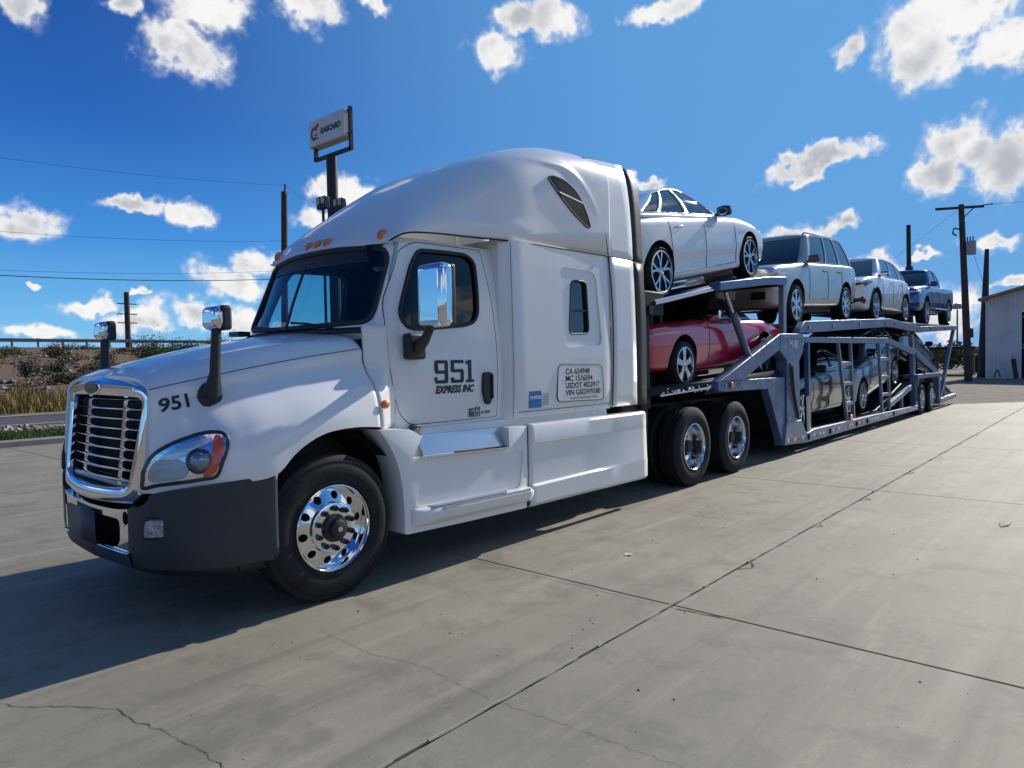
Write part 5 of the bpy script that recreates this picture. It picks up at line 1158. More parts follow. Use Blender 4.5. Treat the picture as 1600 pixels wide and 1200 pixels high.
place_car(suv2, 17.0, 2.505, .012, -1)
pick = make_car(PICK, 'pickup_truck', 'blue crew cab pickup truck at the tail end of the upper deck')
for s_ in (1, -1): MB().tube([(-1.05, s_*.98, .50), (.95, s_*.98, .50)], .045, 8).build('side_step', CHROME, pick)
place_car(pick, 22.84, 2.55, .025, -1)
S4 = dict(SEDAN, paint=PGRY, rim=RIMS)
lo1 = make_car(S4, 'sedan', 'dark grey sedan on the lower deck beside the neck post'); place_car(lo1, 11.9, .36, .015, -1)
S5 = dict(SUV2, paint=PSB, clad=None); lo2 = make_car(S5, 'suv', 'silver-blue suv on the lower deck between the ladders'); place_car(lo2, 15.9, .62, .16, -1)
S6 = dict(SEDAN, paint=PBLK); lo3 = make_car(S6, 'sedan', 'black sedan sloping down over the trailer wheels'); place_car(lo3, 20.7, .98, -.13, 1)

# ================================================================== ground
def ground_mat(name, cols, scale=1.0, rough=.9, bump=.5, bscale=60, streak=False, speck=0.0):
    if name in MATS: return MATS[name]
    m = bpy.data.materials.new(name); m.use_nodes = True; T = NT(m.node_tree); b = T.n['Principled BSDF']; I = b.inputs
    geo = T.new('ShaderNodeNewGeometry').outputs['Position']
    n1 = T.noise(geo, .55*scale, 5, .6); n2 = T.noise(geo, 4*scale, 5, .6); n3 = T.noise(geo, 70*scale, 3, .7)
    c = T.mix(T.rng(n1, .32, .68), (*cols[0], 1), (*cols[1], 1))
    c = T.mix(T.math('MULTIPLY', T.rng(n2, .35, .75), .55), c, (*cols[2], 1))
    if streak:      # sweeping and tyre marks along the drive direction, dusty patches, trowel arcs
        mp = T.mapping(geo, (0, 0, 0), (0, 0, .03), (.18, 2.6, 1)); s1 = T.noise(mp, 1.6, 6, .65)
        c = T.mix(T.math('MULTIPLY', T.rng(s1, .48, .74), .60), c, (*cols[3], 1))
        s3 = T.noise(T.mapping(geo, (7, 3, 0), (0, 0, -.05), (.12, 3.4, 1)), 1.3, 4, .6)
        c = T.mix(T.math('MULTIPLY', T.rng(s3, .56, .72), .52), c, (*[q*.60 for q in cols[0]], 1))
        s2 = T.noise(T.mapping(geo, (3, 9, 0), (0, 0, .6), (.5, 3, 1)), 1.2, 5, .6)
        c = T.mix(T.math('MULTIPLY', T.rng(s2, .5, .72), .45), c, (*[q*.66 for q in cols[1]], 1))
        sp = T.noise(geo, 1.1, 3, .5); dk = T.math('MULTIPLY', T.rng(sp, .60, .72), .5)
        c = T.mix(dk, c, (*[q*.62 for q in cols[2]], 1))
        st_ = T.new('ShaderNodeTexVoronoi'); T.l.new(geo, st_.inputs['Vector']); st_.inputs['Scale'].default_value = .8
        ox = T.math('MULTIPLY', T.rng(T.math('ADD', st_.outputs['Distance'], T.math('MULTIPLY', n2, .25)), .12, .28, 1, 0), .38)
        c = T.mix(ox, c, (.155, .145, .13, 1))
    if streak:
        n4 = T.noise(geo, 13, 6, .7); n5 = T.noise(geo, 2.2, 7, .68, .4)
        c = T.mix(T.math('MULTIPLY', T.rng(n5, .48, .66), .55), c, (*[q*.62 for q in cols[0]], 1))
        c = T.mix(T.math('MULTIPLY', T.rng(n4, .54, .74), .26), c, (*[q*1.08 for q in cols[3]], 1))
    c = T.mix(T.rng(n3, .30, .70, 0, .45), c, (*[q*.66 for q in cols[1]], 1))
    if speck:
        v = T.new('ShaderNodeTexVoronoi'); T.l.new(geo, v.inputs['Vector']); v.inputs['Scale'].default_value = 42
        c = T.mix(T.math('MULTIPLY', T.rng(v.outputs['Distance'], .05, .16, 1, 0), speck), c, (.035, .033, .03, 1))
        v2 = T.new('ShaderNodeTexVoronoi'); T.l.new(geo, v2.inputs['Vector']); v2.inputs['Scale'].default_value = 17
        c = T.mix(T.math('MULTIPLY', T.rng(v2.outputs['Distance'], .03, .10, 1, 0), speck), c, (.55, .53, .5, 1))
    T.put(I['Base Color'], c); I['Roughness'].default_value = rough; I['Specular IOR Level'].default_value = .5 if streak else .25
    bn = T.new('ShaderNodeBump'); bn.inputs['Strength'].default_value = bump; bn.inputs['Distance'].default_value = .02
    T.put(bn.inputs['Height'], T.math('ADD', T.math('MULTIPLY', T.noise(geo, bscale, 4, .75), .9 if streak else .5), T.math('MULTIPLY', n2, .8))); T.l.new(bn.outputs[0], I['Normal'])
    MATS[name] = m; return m
CONC = ground_mat('concrete', [(.195, .178, .138), (.30, .275, .21), (.25, .228, .178), (.43, .385, .29)], 1.0, .74, .16, 110, True, .30)
JOINT = mat('joint_filler', (.05, .047, .042), .95, bump=.6, bscale=60)
DIRT = ground_mat('dirt', [(.20, .155, .12), (.27, .21, .16), (.16, .13, .11)], .8, .95, .8, 20)
GRAV = ground_mat('gravel', [(.185, .155, .12), (.27, .225, .18), (.14, .12, .10)], 1.6, .95, 1.0, 30, False, .7)
def sheet(name, poly, z, m, parent=None):
    o = MB().add([(x, y, z) for x, y in poly], [tuple(range(len(poly)))]).build(name, m, parent, smooth=False, fix=False); return o
grd = struct(sheet('ground', [(-2500, -2500), (2500, -2500), (2500, 2500), (-2500, 2500)], -.05, DIRT))
# far edge of the concrete runs askew behind the trailer
E0 = np.array((23.8, .2)); ED = np.array((.78, -.625)); EN = np.array((-.625, -.78))
def clip(poly):
    out = []
    for i in range(len(poly)):
        a, b = np.array(poly[i-1], float), np.array(poly[i], float); da, db = (a-E0) @ EN, (b-E0) @ EN
        if (da >= 0) != (db >= 0): out.append(a+(b-a)*da/(da-db))
        if db >= 0: out.append(b)
    return out
pad = struct(sheet('concrete_pad', clip([(-40, -40), (60, -40), (60, 14.1), (-40, 14.1)]), -.014, JOINT))
ys_ = [-39, -25.1, -15.7, -11.1, -6.5, -1.889, 2.72, 7.33, 11.0, 14.1]; xs_ = [-39, -24.5, -14.2, -9.0, -3.8, 1.351, 6.5, 11.7, 16.9, 22.1, 27.3, 37.6, 48, 60]
for i in range(len(xs_)-1):
    for j in range(len(ys_)-1):
        gy0 = .011 if ys_[j] == -1.889 else .006; gy1 = .011 if ys_[j+1] == -1.889 else .006; gx_ = .005
        P = clip([(xs_[i]+gx_, ys_[j]+gy0), (xs_[i+1]-gx_, ys_[j]+gy0), (xs_[i+1]-gx_, ys_[j+1]-gy1), (xs_[i]+gx_, ys_[j+1]-gy1)])
        if len(P) < 3: continue
        s = MB().prism([(a, b, -.13) for a, b in P], (0, 0, .13)).build('concrete_slab', CONC, pad, smooth=False)
        k = s.modifiers.new('b', 'BEVEL'); k.width = .007; k.segments = 2
# backer rope standing up out of the long joint, torn in places
jr = MB()
x = -3.0
while x < 25:
    L_ = random.uniform(.25, 1.6); n = max(3, int(L_/.08))
    jr.tube([(x+L_*k/n, -1.889+random.uniform(-.004, .004), .000+random.uniform(-.003, .004)) for k in range(n+1)], .0085, 6); x += L_+random.choice((.01, .03, .2, .5))
ROPE = mat('joint_sealant', (.30, .28, .25), .9, bump=.4, bscale=200)
tag(jr.build('joint_sealant', ROPE, pad), None, None, kind='stuff')
# hairline cracks
def crack(pts, w, jit, name='crack'):
    P = []
    for a, b in zip(pts[:-1], pts[1:]):
        a = np.array(a); b = np.array(b); n = max(2, int(np.linalg.norm(b-a)/.03))
        for k in range(n): P.append(a+(b-a)*k/n+np.random.uniform(-jit, jit, 2))
    V = []; F = []
    for k, q in enumerate(P):
        d = P[min(k+1, len(P)-1)]-P[max(k-1, 0)]; d = d/(np.linalg.norm(d)+1e-9); nn = np.array((-d[1], d[0]))*w*random.uniform(.3, 1.1); V += [(*(q+nn), .0025), (*(q-nn), .0025)]
        if k: F.append((2*k-2, 2*k-1, 2*k+1, 2*k))
    MB().add(V, F).build(name, JOINT, pad, smooth=False, fix=False)
crack([(-1.98, .06), (-1.917, -.082), (-1.74, -.29), (-1.608, -.504), (-1.608, -.677), (-1.575, -.80), (-1.528, -1.106), (-1.517, -1.373), (-1.49, -1.6)], .0026, .010)
crack([(-.407, -.395), (-.43, -.9), (-.35, -1.3), (-.40, -1.87)], .0012, .008)
crack([(-.39, -1.91), (-.36, -2.3), (-.33, -2.764), (-.30, -3.4)], .0012, .010)
crack([(3.903, -.438), (3.95, -1.2), (3.995, -1.87)], .0018, .004)
crack([(1.27, 2.6), (1.285, .0), (1.29, -1.87)], .0018, .003)
crack([(1.30, -1.91), (1.33, -2.3)], .006, .012)
for k in range(7):
    x = 2.1+k*1.9+random.uniform(-.4, .4); crack([(x, -1.90), (x+.10, -1.95-random.uniform(0, .05)), (x+.24, -1.91)], .010, .02)
# pebbles and grit
ST_ = mat('dark_grit', (.035, .032, .03), .9)
pb = MB()
def pebble(mb, x, y, r):
    vs = [(x+r*random.uniform(.7, 1.2), y, r*.3), (x-r*random.uniform(.7, 1.2), y, r*.25), (x, y+r*random.uniform(.7, 1.2), r*.3), (x, y-r*random.uniform(.6, 1.1), r*.3), (x+r*random.uniform(-.3, .3), y, r*random.uniform(.6, 1.1)), (x, y, 0.0)]
    mb.add(vs, [(0, 2, 4), (2, 1, 4), (1, 3, 4), (3, 0, 4), (2, 0, 5), (1, 2, 5), (3, 1, 5), (0, 3, 5)])
for k in range(520):
    x = random.uniform(-2.0, 12); y = random.uniform(-5, .0)
    if random.random() < .35: x = random.gauss(random.choice((.3, 4.2, 7.5)), .7); y = random.gauss(random.choice((-1.3, -2.4, -1.0)), .35)
    pebble(pb, x, y, random.choice((.0025, .003, .003, .004, .005, .008)))
tag(pb.build('grit', ST_, None, smooth=False), 'scattered dark grit on the concrete', 'grit', kind='stuff')
lf = MB()                       # a dead leaf curl and a scrap of paper
lf.add([(5.15, -3.3, .006), (5.33, -3.27, .02), (5.42, -3.36, .004), (5.25, -3.35, .012)], [(0, 1, 3), (1, 2, 3)]); tag(lf.build('dry_stalk', mat('straw', (.42, .38, .28), .9), None, smooth=False, solid=.002), 'pale dry stalk lying on the open concrete at right', 'stalk')
pp = MB().add([(2.17, -1.0, .004), (2.22, -.98, .02), (2.25, -1.03, .006), (2.20, -1.05, .012)], [(0, 1, 2, 3)]); tag(pp.build('paper_scrap', mat('paper', (.6, .58, .55), .9), None, smooth=False, solid=.002), 'tiny pale paper scrap on the concrete beside the truck', 'litter')

# ---- gravel lot behind, kerb, verge, road
struct(sheet('gravel_lot', [tuple(E0+ED*80), tuple(E0-ED*30), (30, 40), (58, 40), (95, -60)], -.03, GRAV))
kb = tag(MB().prism([(-60, 14.1, -.1), (-60, 14.1, .11), (-60, 14.13, .14), (-60, 14.28, .145), (-60, 14.30, -.1)], (84, 0, 0)).build('kerb', ground_mat('kerb_concrete', [(.26, .25, .23), (.34, .32, .29), (.22, .21, .2)], 2, .9, .3, 60), None, smooth=False), None, None); struct(kb)
struct(sheet('verge', [(-60, 14.3), (40, 14.3), (40, 19.9), (-60, 19.9)], .05, GRAV))
ASPH = ground_mat('asphalt', [(.075, .075, .08), (.10, .10, .105), (.065, .065, .07)], 1.2, .85, .3, 120)
road = struct(sheet('road', [(-200, 19.9), (260, 19.9), (260, 25.6), (-200, 25.6)], .06, ASPH))
sheet('edge_line', [(-200, 20.55), (260, 20.55), (260, 20.68), (-200, 20.68)], .066, mat('road_paint', (.6, .6, .58), .7), road)
struct(sheet('sand_shoulder', [(-200, 25.6), (260, 25.6), (260, 27), (-200, 27)], .058, ground_mat('sand', [(.42, .32, .2), (.5, .39, .25), (.36, .28, .18)], 1, .95, .5, 30)))
# embankment
nx, ny = 150, 46; EX = np.linspace(-60, 190, nx); EY = np.linspace(26.6, 72, ny)
def emb_z(x, y):
    k = min(1, max(0, (y-29)/36.5)); b = 3.62*(k**.92); s = math.sin(x*.9+y*.7)*.12+math.sin(x*.37-y*1.3)*.16+math.sin(x*2.3+y*2.9)*.06
    return .05+b+s*math.sin(math.pi*min(1, k*1.02))*1.3 if k < 1 else 3.67
emb = struct(MB().grid([[(x, y, emb_z(x, y)) for y in EY] for x in EX]).build('embankment', ground_mat('rocky_soil', [(.125, .085, .055), (.19, .13, .085), (.085, .075, .055)], 1.2, .95, 1.0, 12), None, ang=80))
rk = MB()
for k in range(2600):
    x = random.uniform(0, 42); y = random.uniform(30, 62)
    if random.random() < math.sin(x*.4)*.3+.25: continue
    r = random.choice((.06, .09, .12, .18, .26)); z = emb_z(x, y); n0 = len(rk.v); pebble(rk, 0, 0, r)
    rk.v[n0:] = [(a+x, b+y, c*.9+z-.02) for a, b, c in rk.v[n0:]]
tag(rk.build('rock_scatter', mat('rubble', (.19, .165, .15), .95, var=.4, vscale=.6, space='Object'), None, smooth=False), 'pale rubble strewn over the embankment', 'rubble', kind='stuff')
# vegetation
def leafmat(name, c, v=.35, tr=.25):
    if name in MATS: return MATS[name]
    m = mat(name, c, .75, var=v, vscale=2.2, spec=.2); return m
def blades(mb, x, y, z, h, n, sp, lean=.35, w=.018):
    for k in range(n):
        a = random.uniform(0, 6.28); r = sp*math.sqrt(random.random()); px, py = x+r*math.cos(a), y+r*math.sin(a); hh = h*random.uniform(.55, 1.1)
        dx, dy = random.uniform(-lean, lean)*hh, random.uniform(-lean, lean)*hh; b = random.uniform(0, 3.14); wx, wy = w*math.cos(b), w*math.sin(b)
        mb.add([(px-wx, py-wy, z), (px+wx, py+wy, z), (px+dx*.5+wx*.6, py+dy*.5+wy*.6, z+hh*.6), (px+dx*.5-wx*.6, py+dy*.5-wy*.6, z+hh*.6), (px+dx, py+dy, z+hh)], [(0, 1, 2, 3), (3, 2, 4)])
dg1, dg2 = MB(), MB()
for k in range(2600):
    x = random.uniform(-1, 26); y = random.uniform(27.0, 31.5); blades(random.choice((dg1, dg1, dg2)), x, y, emb_z(x, y)-.03, .78*random.uniform(.6, 1.1)*(1 if y > 27.6 else .6), 7, .28, .3, .02)
tag(dg1.build('dry_grass', leafmat('dry_grass', (.30, .21, .075)), None, smooth=False, fix=False), 'tall straw-coloured dry grass along the road', 'grass', kind='stuff')
tag(dg2.build('weed_growth', leafmat('green_weeds', (.10, .115, .03)), None, smooth=False, fix=False), 'green weeds among the dry roadside grass', 'weeds', kind='stuff')
gg = MB()
for k in range(2600): blades(gg, random.uniform(-3, 4.6), random.uniform(14.5, 16.9), .05, .16, 5, .14, .5, .012)
tag(gg.build('lawn_strip', leafmat('verge_grass', (.055, .10, .025)), None, smooth=False, fix=False), 'short green grass behind the kerb', 'grass', kind='stuff')
vr = MB()
for k in range(700):
    n0 = len(vr.v); pebble(vr, 0, 0, random.choice((.04, .06, .09, .12))); x, y = random.uniform(-2, 12), random.uniform(16.6, 19.6); vr.v[n0:] = [(a+x, b+y, c+.05) for a, b, c in vr.v[n0:]]
vr.add([(4.0, 15.3, .05), (4.35, 15.3, .05), (4.35, 15.6, .05), (4.0, 15.6, .05), (4.15, 15.42, .32), (4.28, 15.5, .28)], [(0, 1, 4), (1, 2, 5), (1, 5, 4), (2, 3, 5), (3, 4, 5), (3, 0, 4)])
tag(vr.build('verge_rocks', mat('verge_stone', (.28, .22, .18), .95, var=.45, vscale=.9), None, smooth=False), 'loose reddish stones between verge and road', 'stones', kind='stuff')
def shrub(x, y, z, r, h, leafm, label, n=900, white=False, leaf=.045):
    root = empty('shrub', (x, y, z), label, 'shrub', 'shrubs on the embankment'); tw = MB(); lv = MB(); fl = MB()
    br = []
    for k in range(9):
        a = random.uniform(0, 6.28); e = random.uniform(.2, 1.0); p1 = Vector((r*.8*e*math.cos(a), r*.8*e*math.sin(a), h*random.uniform(.45, .9))); tw.tube([(0, 0, -.1), tuple(p1*.5+Vector((0, 0, .05))), tuple(p1)], [.03, .02, .008], 5); br.append(p1)
    tw.build('stem', mat('bark', (.09, .07, .05), .9), root)
    for k in range(n):
        c = random.choice(br); q = c*random.uniform(.35, 1.1)+Vector([random.gauss(0, r*.22) for _ in range(3)]); q.z = max(.03, q.z)
        a, b = random.uniform(0, 6.28), random.uniform(-1, 1); u = Vector((math.cos(a), math.sin(a), b)).normalized()*leaf; v = u.cross(Vector((random.uniform(-1, 1), random.uniform(-1, 1), 1))).normalized()*leaf*.6
        (fl if white and random.random() < .10 else lv).add([q-u, q+v, q+u, q-v], [(0, 1, 2, 3)])
    lv.build('foliage', leafm, root, smooth=False, fix=False)
    if fl.v: fl.build('blossom', mat('white_blossom', (.55, .55, .48), .8), root, smooth=False, fix=False)
    return root
LG = leafmat('shrub_green', (.045, .065, .022)); LG2 = leafmat('shrub_olive', (.085, .09, .035)); LD = leafmat('shrub_dark', (.035, .05, .025)); LB = leafmat('shrub_brown', (.14, .10, .045))
SH = [(8.6, 41, .9, 1.2, LD, 'dark leafy bush with white blossom on the embankment, far left', True), (10.6, 43, .8, .9, LD, 'white-flecked bush low on the embankment right of the larger one', True), (13.2, 53, 1.0, 1.5, LB, 'brown-green bush near the crest just under the guardrail', False),
      (16.0, 43, 1.7, 2.0, LG2, 'big loose olive bush behind the far hood mirror', False), (18.8, 46, 1.5, 1.5, LG, 'dense green bush above the hood, left of centre', False), (21.6, 52, 1.6, 1.5, LD, 'dark round bush high on the slope behind the hood', False), (24.8, 56, 1.4, 1.1, LB, 'rusty brown bush by the guardrail behind the hood', False),
      (13.4, 38, .8, .7, LD, 'small dark bush low on the slope behind the grille', True), (6.7, 48, 1.2, 1.0, LG2, 'pale olive bush at the left edge of the slope', False), (28.5, 60, 1.7, 1.1, LG2, 'wide olive bush at the crest right of the mirror', False), (14.8, 48, 1.1, .9, LB, 'dry tan bush midway up the slope', False), (9.2, 36.5, .7, .5, LG2, 'flat olive weed clump at the foot of the slope', False)]
for nm_, m_, lab_ in (('dry_scrub', LB, 'dry brown scrub tufts strewn over the embankment'), ('olive_scrub', LG2, 'olive scrub tufts strewn over the embankment'), ('dark_scrub', LD, 'dark green scrub tufts strewn over the embankment')):
    lv = MB()
    for k in range(60 if nm_ == 'olive_scrub' else 34):              # small tufts nobody could tell apart
        x = random.uniform(3, 38); y = random.uniform(32, 62); r = random.uniform(.4, 1.0); h = r*random.uniform(.5, .9); z = emb_z(x, y)
        for j in range(int(260*r)+80):
            a_ = random.uniform(0, 6.28); rr = r*math.sqrt(random.random()); q = Vector((x+rr*math.cos(a_), y+rr*math.sin(a_), z+h*random.random()*(1-.6*(rr/r)**2)))
            u = Vector((random.uniform(-1, 1), random.uniform(-1, 1), random.uniform(-.4, 1))).normalized()*.075; v = u.cross(Vector((random.uniform(-1, 1), random.uniform(-1, 1), 1))).normalized()*.04
            lv.add([q-u, q+v, q+u, q-v], [(0, 1, 2, 3)])
    tag(lv.build(nm_, m_, None, smooth=False, fix=False), lab_, 'scrub', kind='stuff')
for (x, y, r, h, m_, lab, wh) in SH: shrub(x, y, emb_z(x, y)-.08, r, h, m_, lab, int(700*r*r+500), wh, .07 if not wh else .06)
# ---- guardrail
gr_ = empty('guardrail', (25, 67, 3.65), 'long galvanised guardrail along the crest of the embankment', 'guardrail')
GALV = mat('galvanised', (.20, .21, .22), .45, .7, var=.15, vscale=2)
prof = [(0, .0), (-.05, .05), (-.05, .10), (0, .155), (-.05, .21), (-.05, .26), (0, .31)]
MB().grid([[(x-25, py, pz+.50) for py, pz in prof] for x in np.linspace(-10, 95, 36)]).build('rail_beam', GALV, gr_, ang=80, solid=.01)
for k in range(54): MB().box((-35.6+k*1.905-.07, .02, -.1), (-35.6+k*1.905+.07, .16, .84)).build('rail_post', GALV, gr_)
struct(sheet('highway', [(-60, 67.6), (190, 67.6), (190, 84), (-60, 84)], 3.69, ASPH))

# ---- poles, wires, sign on the left
WOOD = mat('pole_wood', (.065, .045, .035), .9, var=.35, vscale=3, bump=.4, bscale=14); WIRE = mat('wire', (.01, .01, .011), .6)
def pole(name, base, top, r0, r1, label, cat='pole', m=None):
    o = empty(name, base, label, cat); d = Vector(top)-Vector(base); MB().tube([(0, 0, -.3), tuple(d*.5), tuple(d)], [r0, (r0+r1)/2, r1], 14).build('shaft', m or WOOD, o); return o
def wire(pts, r, label, n=24):
    P = [Vector(q) for q in pts]; out = []
    for a, b in zip(P[:-1], P[1:]):
        for k in range(n): w = k/n; q = a.lerp(b, w); q.z -= (b-a).length*.012*4*w*(1-w); out.append(q)
    out.append(P[-1]); return tag(MB().tube(out, r, 6).build('power_line', WIRE, None), label, 'wire', 'overhead wires')
p1 = pole('utility_pole', (16.62, 28.4, 0), (16.9, 28.4, 10.6), .20, .15, 'bare dark wooden utility pole left of the roadside sign')
MB().tube([(.22, -.16, 10.4), (.24, -.18, 10.95)], .05, 8).build('insulator', BLACKM, p1)
wire([(16.64, 28.3, 6.13), (4.6, 28.4, 5.35), (-40, 28.4, 5.0)], .018, 'thick lowest black wire running left from the bare pole')
wire([(16.66, 28.3, 6.55), (4.6, 28.4, 5.55), (-40, 28.4, 5.2)], .007, 'thin wire just above the thick lowest one at left')
wire([(16.7, 28.3, 8.06), (4.6, 28.4, 7.03), (-40, 28.4, 6.6)], .007, 'thin middle wire running left from the bare pole')
wire([(16.95, 28.3, 10.92), (4.6, 28.4, 9.85), (-40, 28.4, 9.3)], .0055, 'faint topmost wire running left from the pole top')
wire([(16.95, 28.3, 10.92), (17.2, 27.2, 10.1), (17.6, 25.8, 9.6)], .006, 'short wire from the pole top to the sign mast')
wire([(16.66, 28.3, 7.9), (18, 27, 7.2), (24, 20, 6.4)], .008, 'short drop wire leaving the pole behind the cab roof')
p2 = pole('utility_pole', (25.6, 73.0, 3.0), (25.6, 73.0, 9.55), .27, .25, 'short thick dark pole beyond the guardrail')
for z in (8.35-3, 7.3-3, 6.4-3): MB().beam((-.95, 0, z), (.95, 0, z), .10, .10).build('crossarm', WOOD, p2)
SG = (17.92, 25.65, 0)
sign = empty('roadside_sign', SG, 'tall roadside sign board GASCARD on a dark steel mast', 'sign')
SIGNW = mat('sign_face', (.62, .62, .62), .4, var=.06, vscale=1.5); DSTEEL = mat('dark_mast', (.02, .021, .025), .5, .3)
bd_ = MB().box((-.28, -1.45, 12.70), (.28, 1.50, 14.0)).build('sign_box', SIGNW, sign, bev=.03)
MB().box((-.30, -1.38, 12.68), (.25, 1.44, 12.702)).build('sign_base', mat('sign_cream', (.45, .42, .36), .6), bd_)
MB().tube([(0, 0, -.3), (0, 0, 12.1)], .27, 18).build('mast', DSTEEL, sign)
fr = MB(); fr.beam((0, -1.68, 12.12), (0, 1.40, 12.12), .16, .16); fr.build('frame_beam', DSTEEL, sign)
MB().beam((0, -1.62, 12.05), (0, -1.62, 14.12), .16, .16).build('frame_post', DSTEEL, sign); MB().beam((0, 1.34, 12.05), (0, 1.34, 12.8), .16, .16).build('frame_post', DSTEEL, sign)
for z in (12.85, 13.95): MB().beam((0, -1.7, z), (0, -1.3, z), .10, .10).build('frame_bracket', DSTEEL, sign)
fc = lambda y0, z0: (lambda u, v: (-.286, y0-u, z0+v))
lettering('GASCARD', .36, fc(.52, 13.22), mat('sign_black', (.012, .012, .014), .5), bd_, 'sign_text', bold=.024, shear=.15, width=1.74)
SRED = mat('sign_red', (.42, .02, .03), .5); SNAVY = mat('sign_navy', (.02, .04, .10), .5)
lg = MB(); A = [(-.290, 1.02+.30*math.cos(a), 13.32+.34*math.sin(a)) for a in np.linspace(.5, 5.4, 20)]; A2 = [(-.290, 1.02+.17*math.cos(a), 13.32+.20*math.sin(a)) for a in np.linspace(.5, 5.4, 20)]
lg.v = [(x, 2.04-y, z) for x, y, z in A+A2]; lg.f = [(i, i+1, 21+i, 20+i) for i in range(19)]; lg.build('sign_logo', SNAVY, bd_, smooth=False, fix=False)
MB().add([(-.291, .98, 13.46), (-.291, .62, 13.62), (-.291, .66, 13.82), (-.291, .98, 13.66)], [(0, 1, 2, 3)]).build('sign_logo_flash', SRED, bd_, smooth=False, fix=False)
MB().box((-.293, .74, 13.20), (-.290, 1.0, 13.27)).build('sign_logo_bar', SNAVY, bd_); MB().box((-.293, .66, 13.02), (-.290, .86, 13.10)).build('sign_logo_bar', SRED, bd_)
for (x, y, z, lab) in ((16.42, 24.28, 9.35, 'twin floodlight on a stalk left of the sign mast'), (17.45, 24.4, 9.45, 'floodlight right of the sign mast just over the roof')):
    fl_ = empty('floodlight', (x, y, 0), lab, 'floodlight', 'floodlights by the sign'); MB().tube([(0, 0, -.2), (0, 0, z-.3)], .07, 10).build('stalk', DSTEEL, fl_)
    for s_ in (-1, 1):
        h_ = MB().prism([(-.12, s_*.19-.17, z-.34), (-.16, s_*.19-.17, z+.22), (.10, s_*.19-.17, z+.18), (.16, s_*.19-.17, z-.34)], (0, .33, 0)).build('lamp_housing', DSTEEL, fl_, bev=.02)
        MB().add([(-.158, s_*.19-.14, z-.12), (-.158, s_*.19+.13, z-.12), (-.172, s_*.19+.13, z+.19), (-.172, s_*.19-.14, z+.19)], [(0, 1, 2, 3)]).build('lamp_glass', mat('lamp_lens', (.4, .4, .36), .3), h_, smooth=False)

# ---- right side: shed, poles, far things
shed = empty('metal_shed', (53, -3.6, 0), 'pale corrugated metal shed with brown roof edge at the far right', 'building')
COR = mat('corrugated_sheet', (.62, .59, .57), .5, .2, var=.10, vscale=.7); BRN = mat('roof_brown', (.30, .20, .14), .7, var=.2, vscale=1)
def rake(y): return 5.15+.275*(6.45-abs(y+3.6))
n_ = 0
def panel(y0, y1, z0=None, name='wall_panel', zt=None):
    ys2 = np.arange(y0, y1+.001, .0585); V = []; F = []
    for k, y in enumerate(ys2):
        o = .03*(k % 4 in (1, 2)); V += [(-o, y+3.6, z0 or -.05), (-o, y+3.6, (zt if zt else rake(y)))]
        if k: F.append((2*k-2, 2*k-1, 2*k+1, 2*k))
    MB().add(V, F).build(name, COR, shed, smooth=False, solid=.01)
for a in (1.75, .94): panel(a, a+.95)
panel(-9.9, -5.5); panel(-5.5, .94, z0=4.3)
MB().box((.25, -5.5+3.6, -.05), (.30, .94+3.6, 4.3)).build('doorway', mat('dark_interior', (.012, .011, .011), .9), shed)
MB().box((-.02, .86+3.6, -.05), (.06, .98+3.6, 4.32)).build('door_frame', COR, shed)
for z in (1.9, 2.1, 3.9): MB().box((.10, -2+3.6, z), (.2, .9+3.6, z+.12)).build('shelf_edge', mat('shelf_tan', (.25, .2, .15), .8), shed)
rf_ = MB()
for s_ in (1, -1): rf_.prism([(-.75, s_*6.75, 5.10), (-.75, 0, 6.97), (-.75, 0, 7.12), (-.75, s_*6.75, 5.25)], (13.5, 0, 0))
rf_.build('roof', BRN, shed)
MB().box((0.02, 6.35, -.05), (12, 6.42, 5.12)).build('side_wall', COR, shed); MB().box((0.02, -6.4, -.05), (12, -6.35, 5.12)).build('side_wall', COR, shed)
st = empty('standpipe', (52.2, 1.05, 0), 'black cylinder standpipe leaning on the shed wall', 'pipe')
MB().tube([(0, .0, 0), (.05, .18, 1.25)], .13, 10).build('pipe_body', BLACKM, st); MB().tube([(.05, .18, 1.2), (.07, .25, 1.6)], [.1, .05], 8).build('pipe_head', mat('pipe_pale', (.4, .42, .38), .6), st)
hose = tag(MB().tube([(52.4, 2.25-.2*k/10*1.6, .05+.5*math.sin(math.pi*k/10)) for k in range(11)], .05, 8).build('hose_loop', mat('hose_grey', (.12, .12, .14), .6), None), 'grey bent hose loop at the foot of the shed', 'hose')
# utility pole with transformer
up_ = pole('utility_pole', (47, 2.9, 0), (47, 3.30, 10.6), .22, .15, 'tall leaning wooden utility pole with crossarm and transformer beside the shed')
MB().beam((0, -.75, 10.33), (0, 1.75, 10.53), .12, .14).build('crossarm', WOOD, up_); MB().tube([(0, -.7, 10.4), (0, -1.2, 10.40)], .035, 6).build('arm_tip', WOOD, up_)
MB().tube([(-.1, .35, 9.7), (-.1, -.25, 10.3)], .03, 6).build('arm_brace', DSTEEL, up_)
MB().tube([(-.1, -.12, 7.55), (-.1, -.12, 8.35)], .26, 16).build('transformer', mat('transformer_grey', (.30, .31, .33), .5, .2), up_)
for dy in (-.22, -.08, .06): MB().tube([(-.1, dy, 8.35), (-.1, dy, 8.62)], .035, 6).build('bushing', DSTEEL, up_)
MB().tube([(-.05, .3, 9.1), (-.2, .75, 9.2), (-.25, .8, 8.9), (-.2, .6, 8.75)], .05, 6).build('lamp_bracket', DSTEEL, up_)
MB().tube([(0, .0, 2.6), (0, .02, 3.15)], .25, 12).build('rusty_band', mat('rust_band', (.10, .04, .025), .9), up_)
wire([(47, 2.0, 10.38), (50, -30, 10.6)], .009, 'wire from the crossarm tip off the right edge')
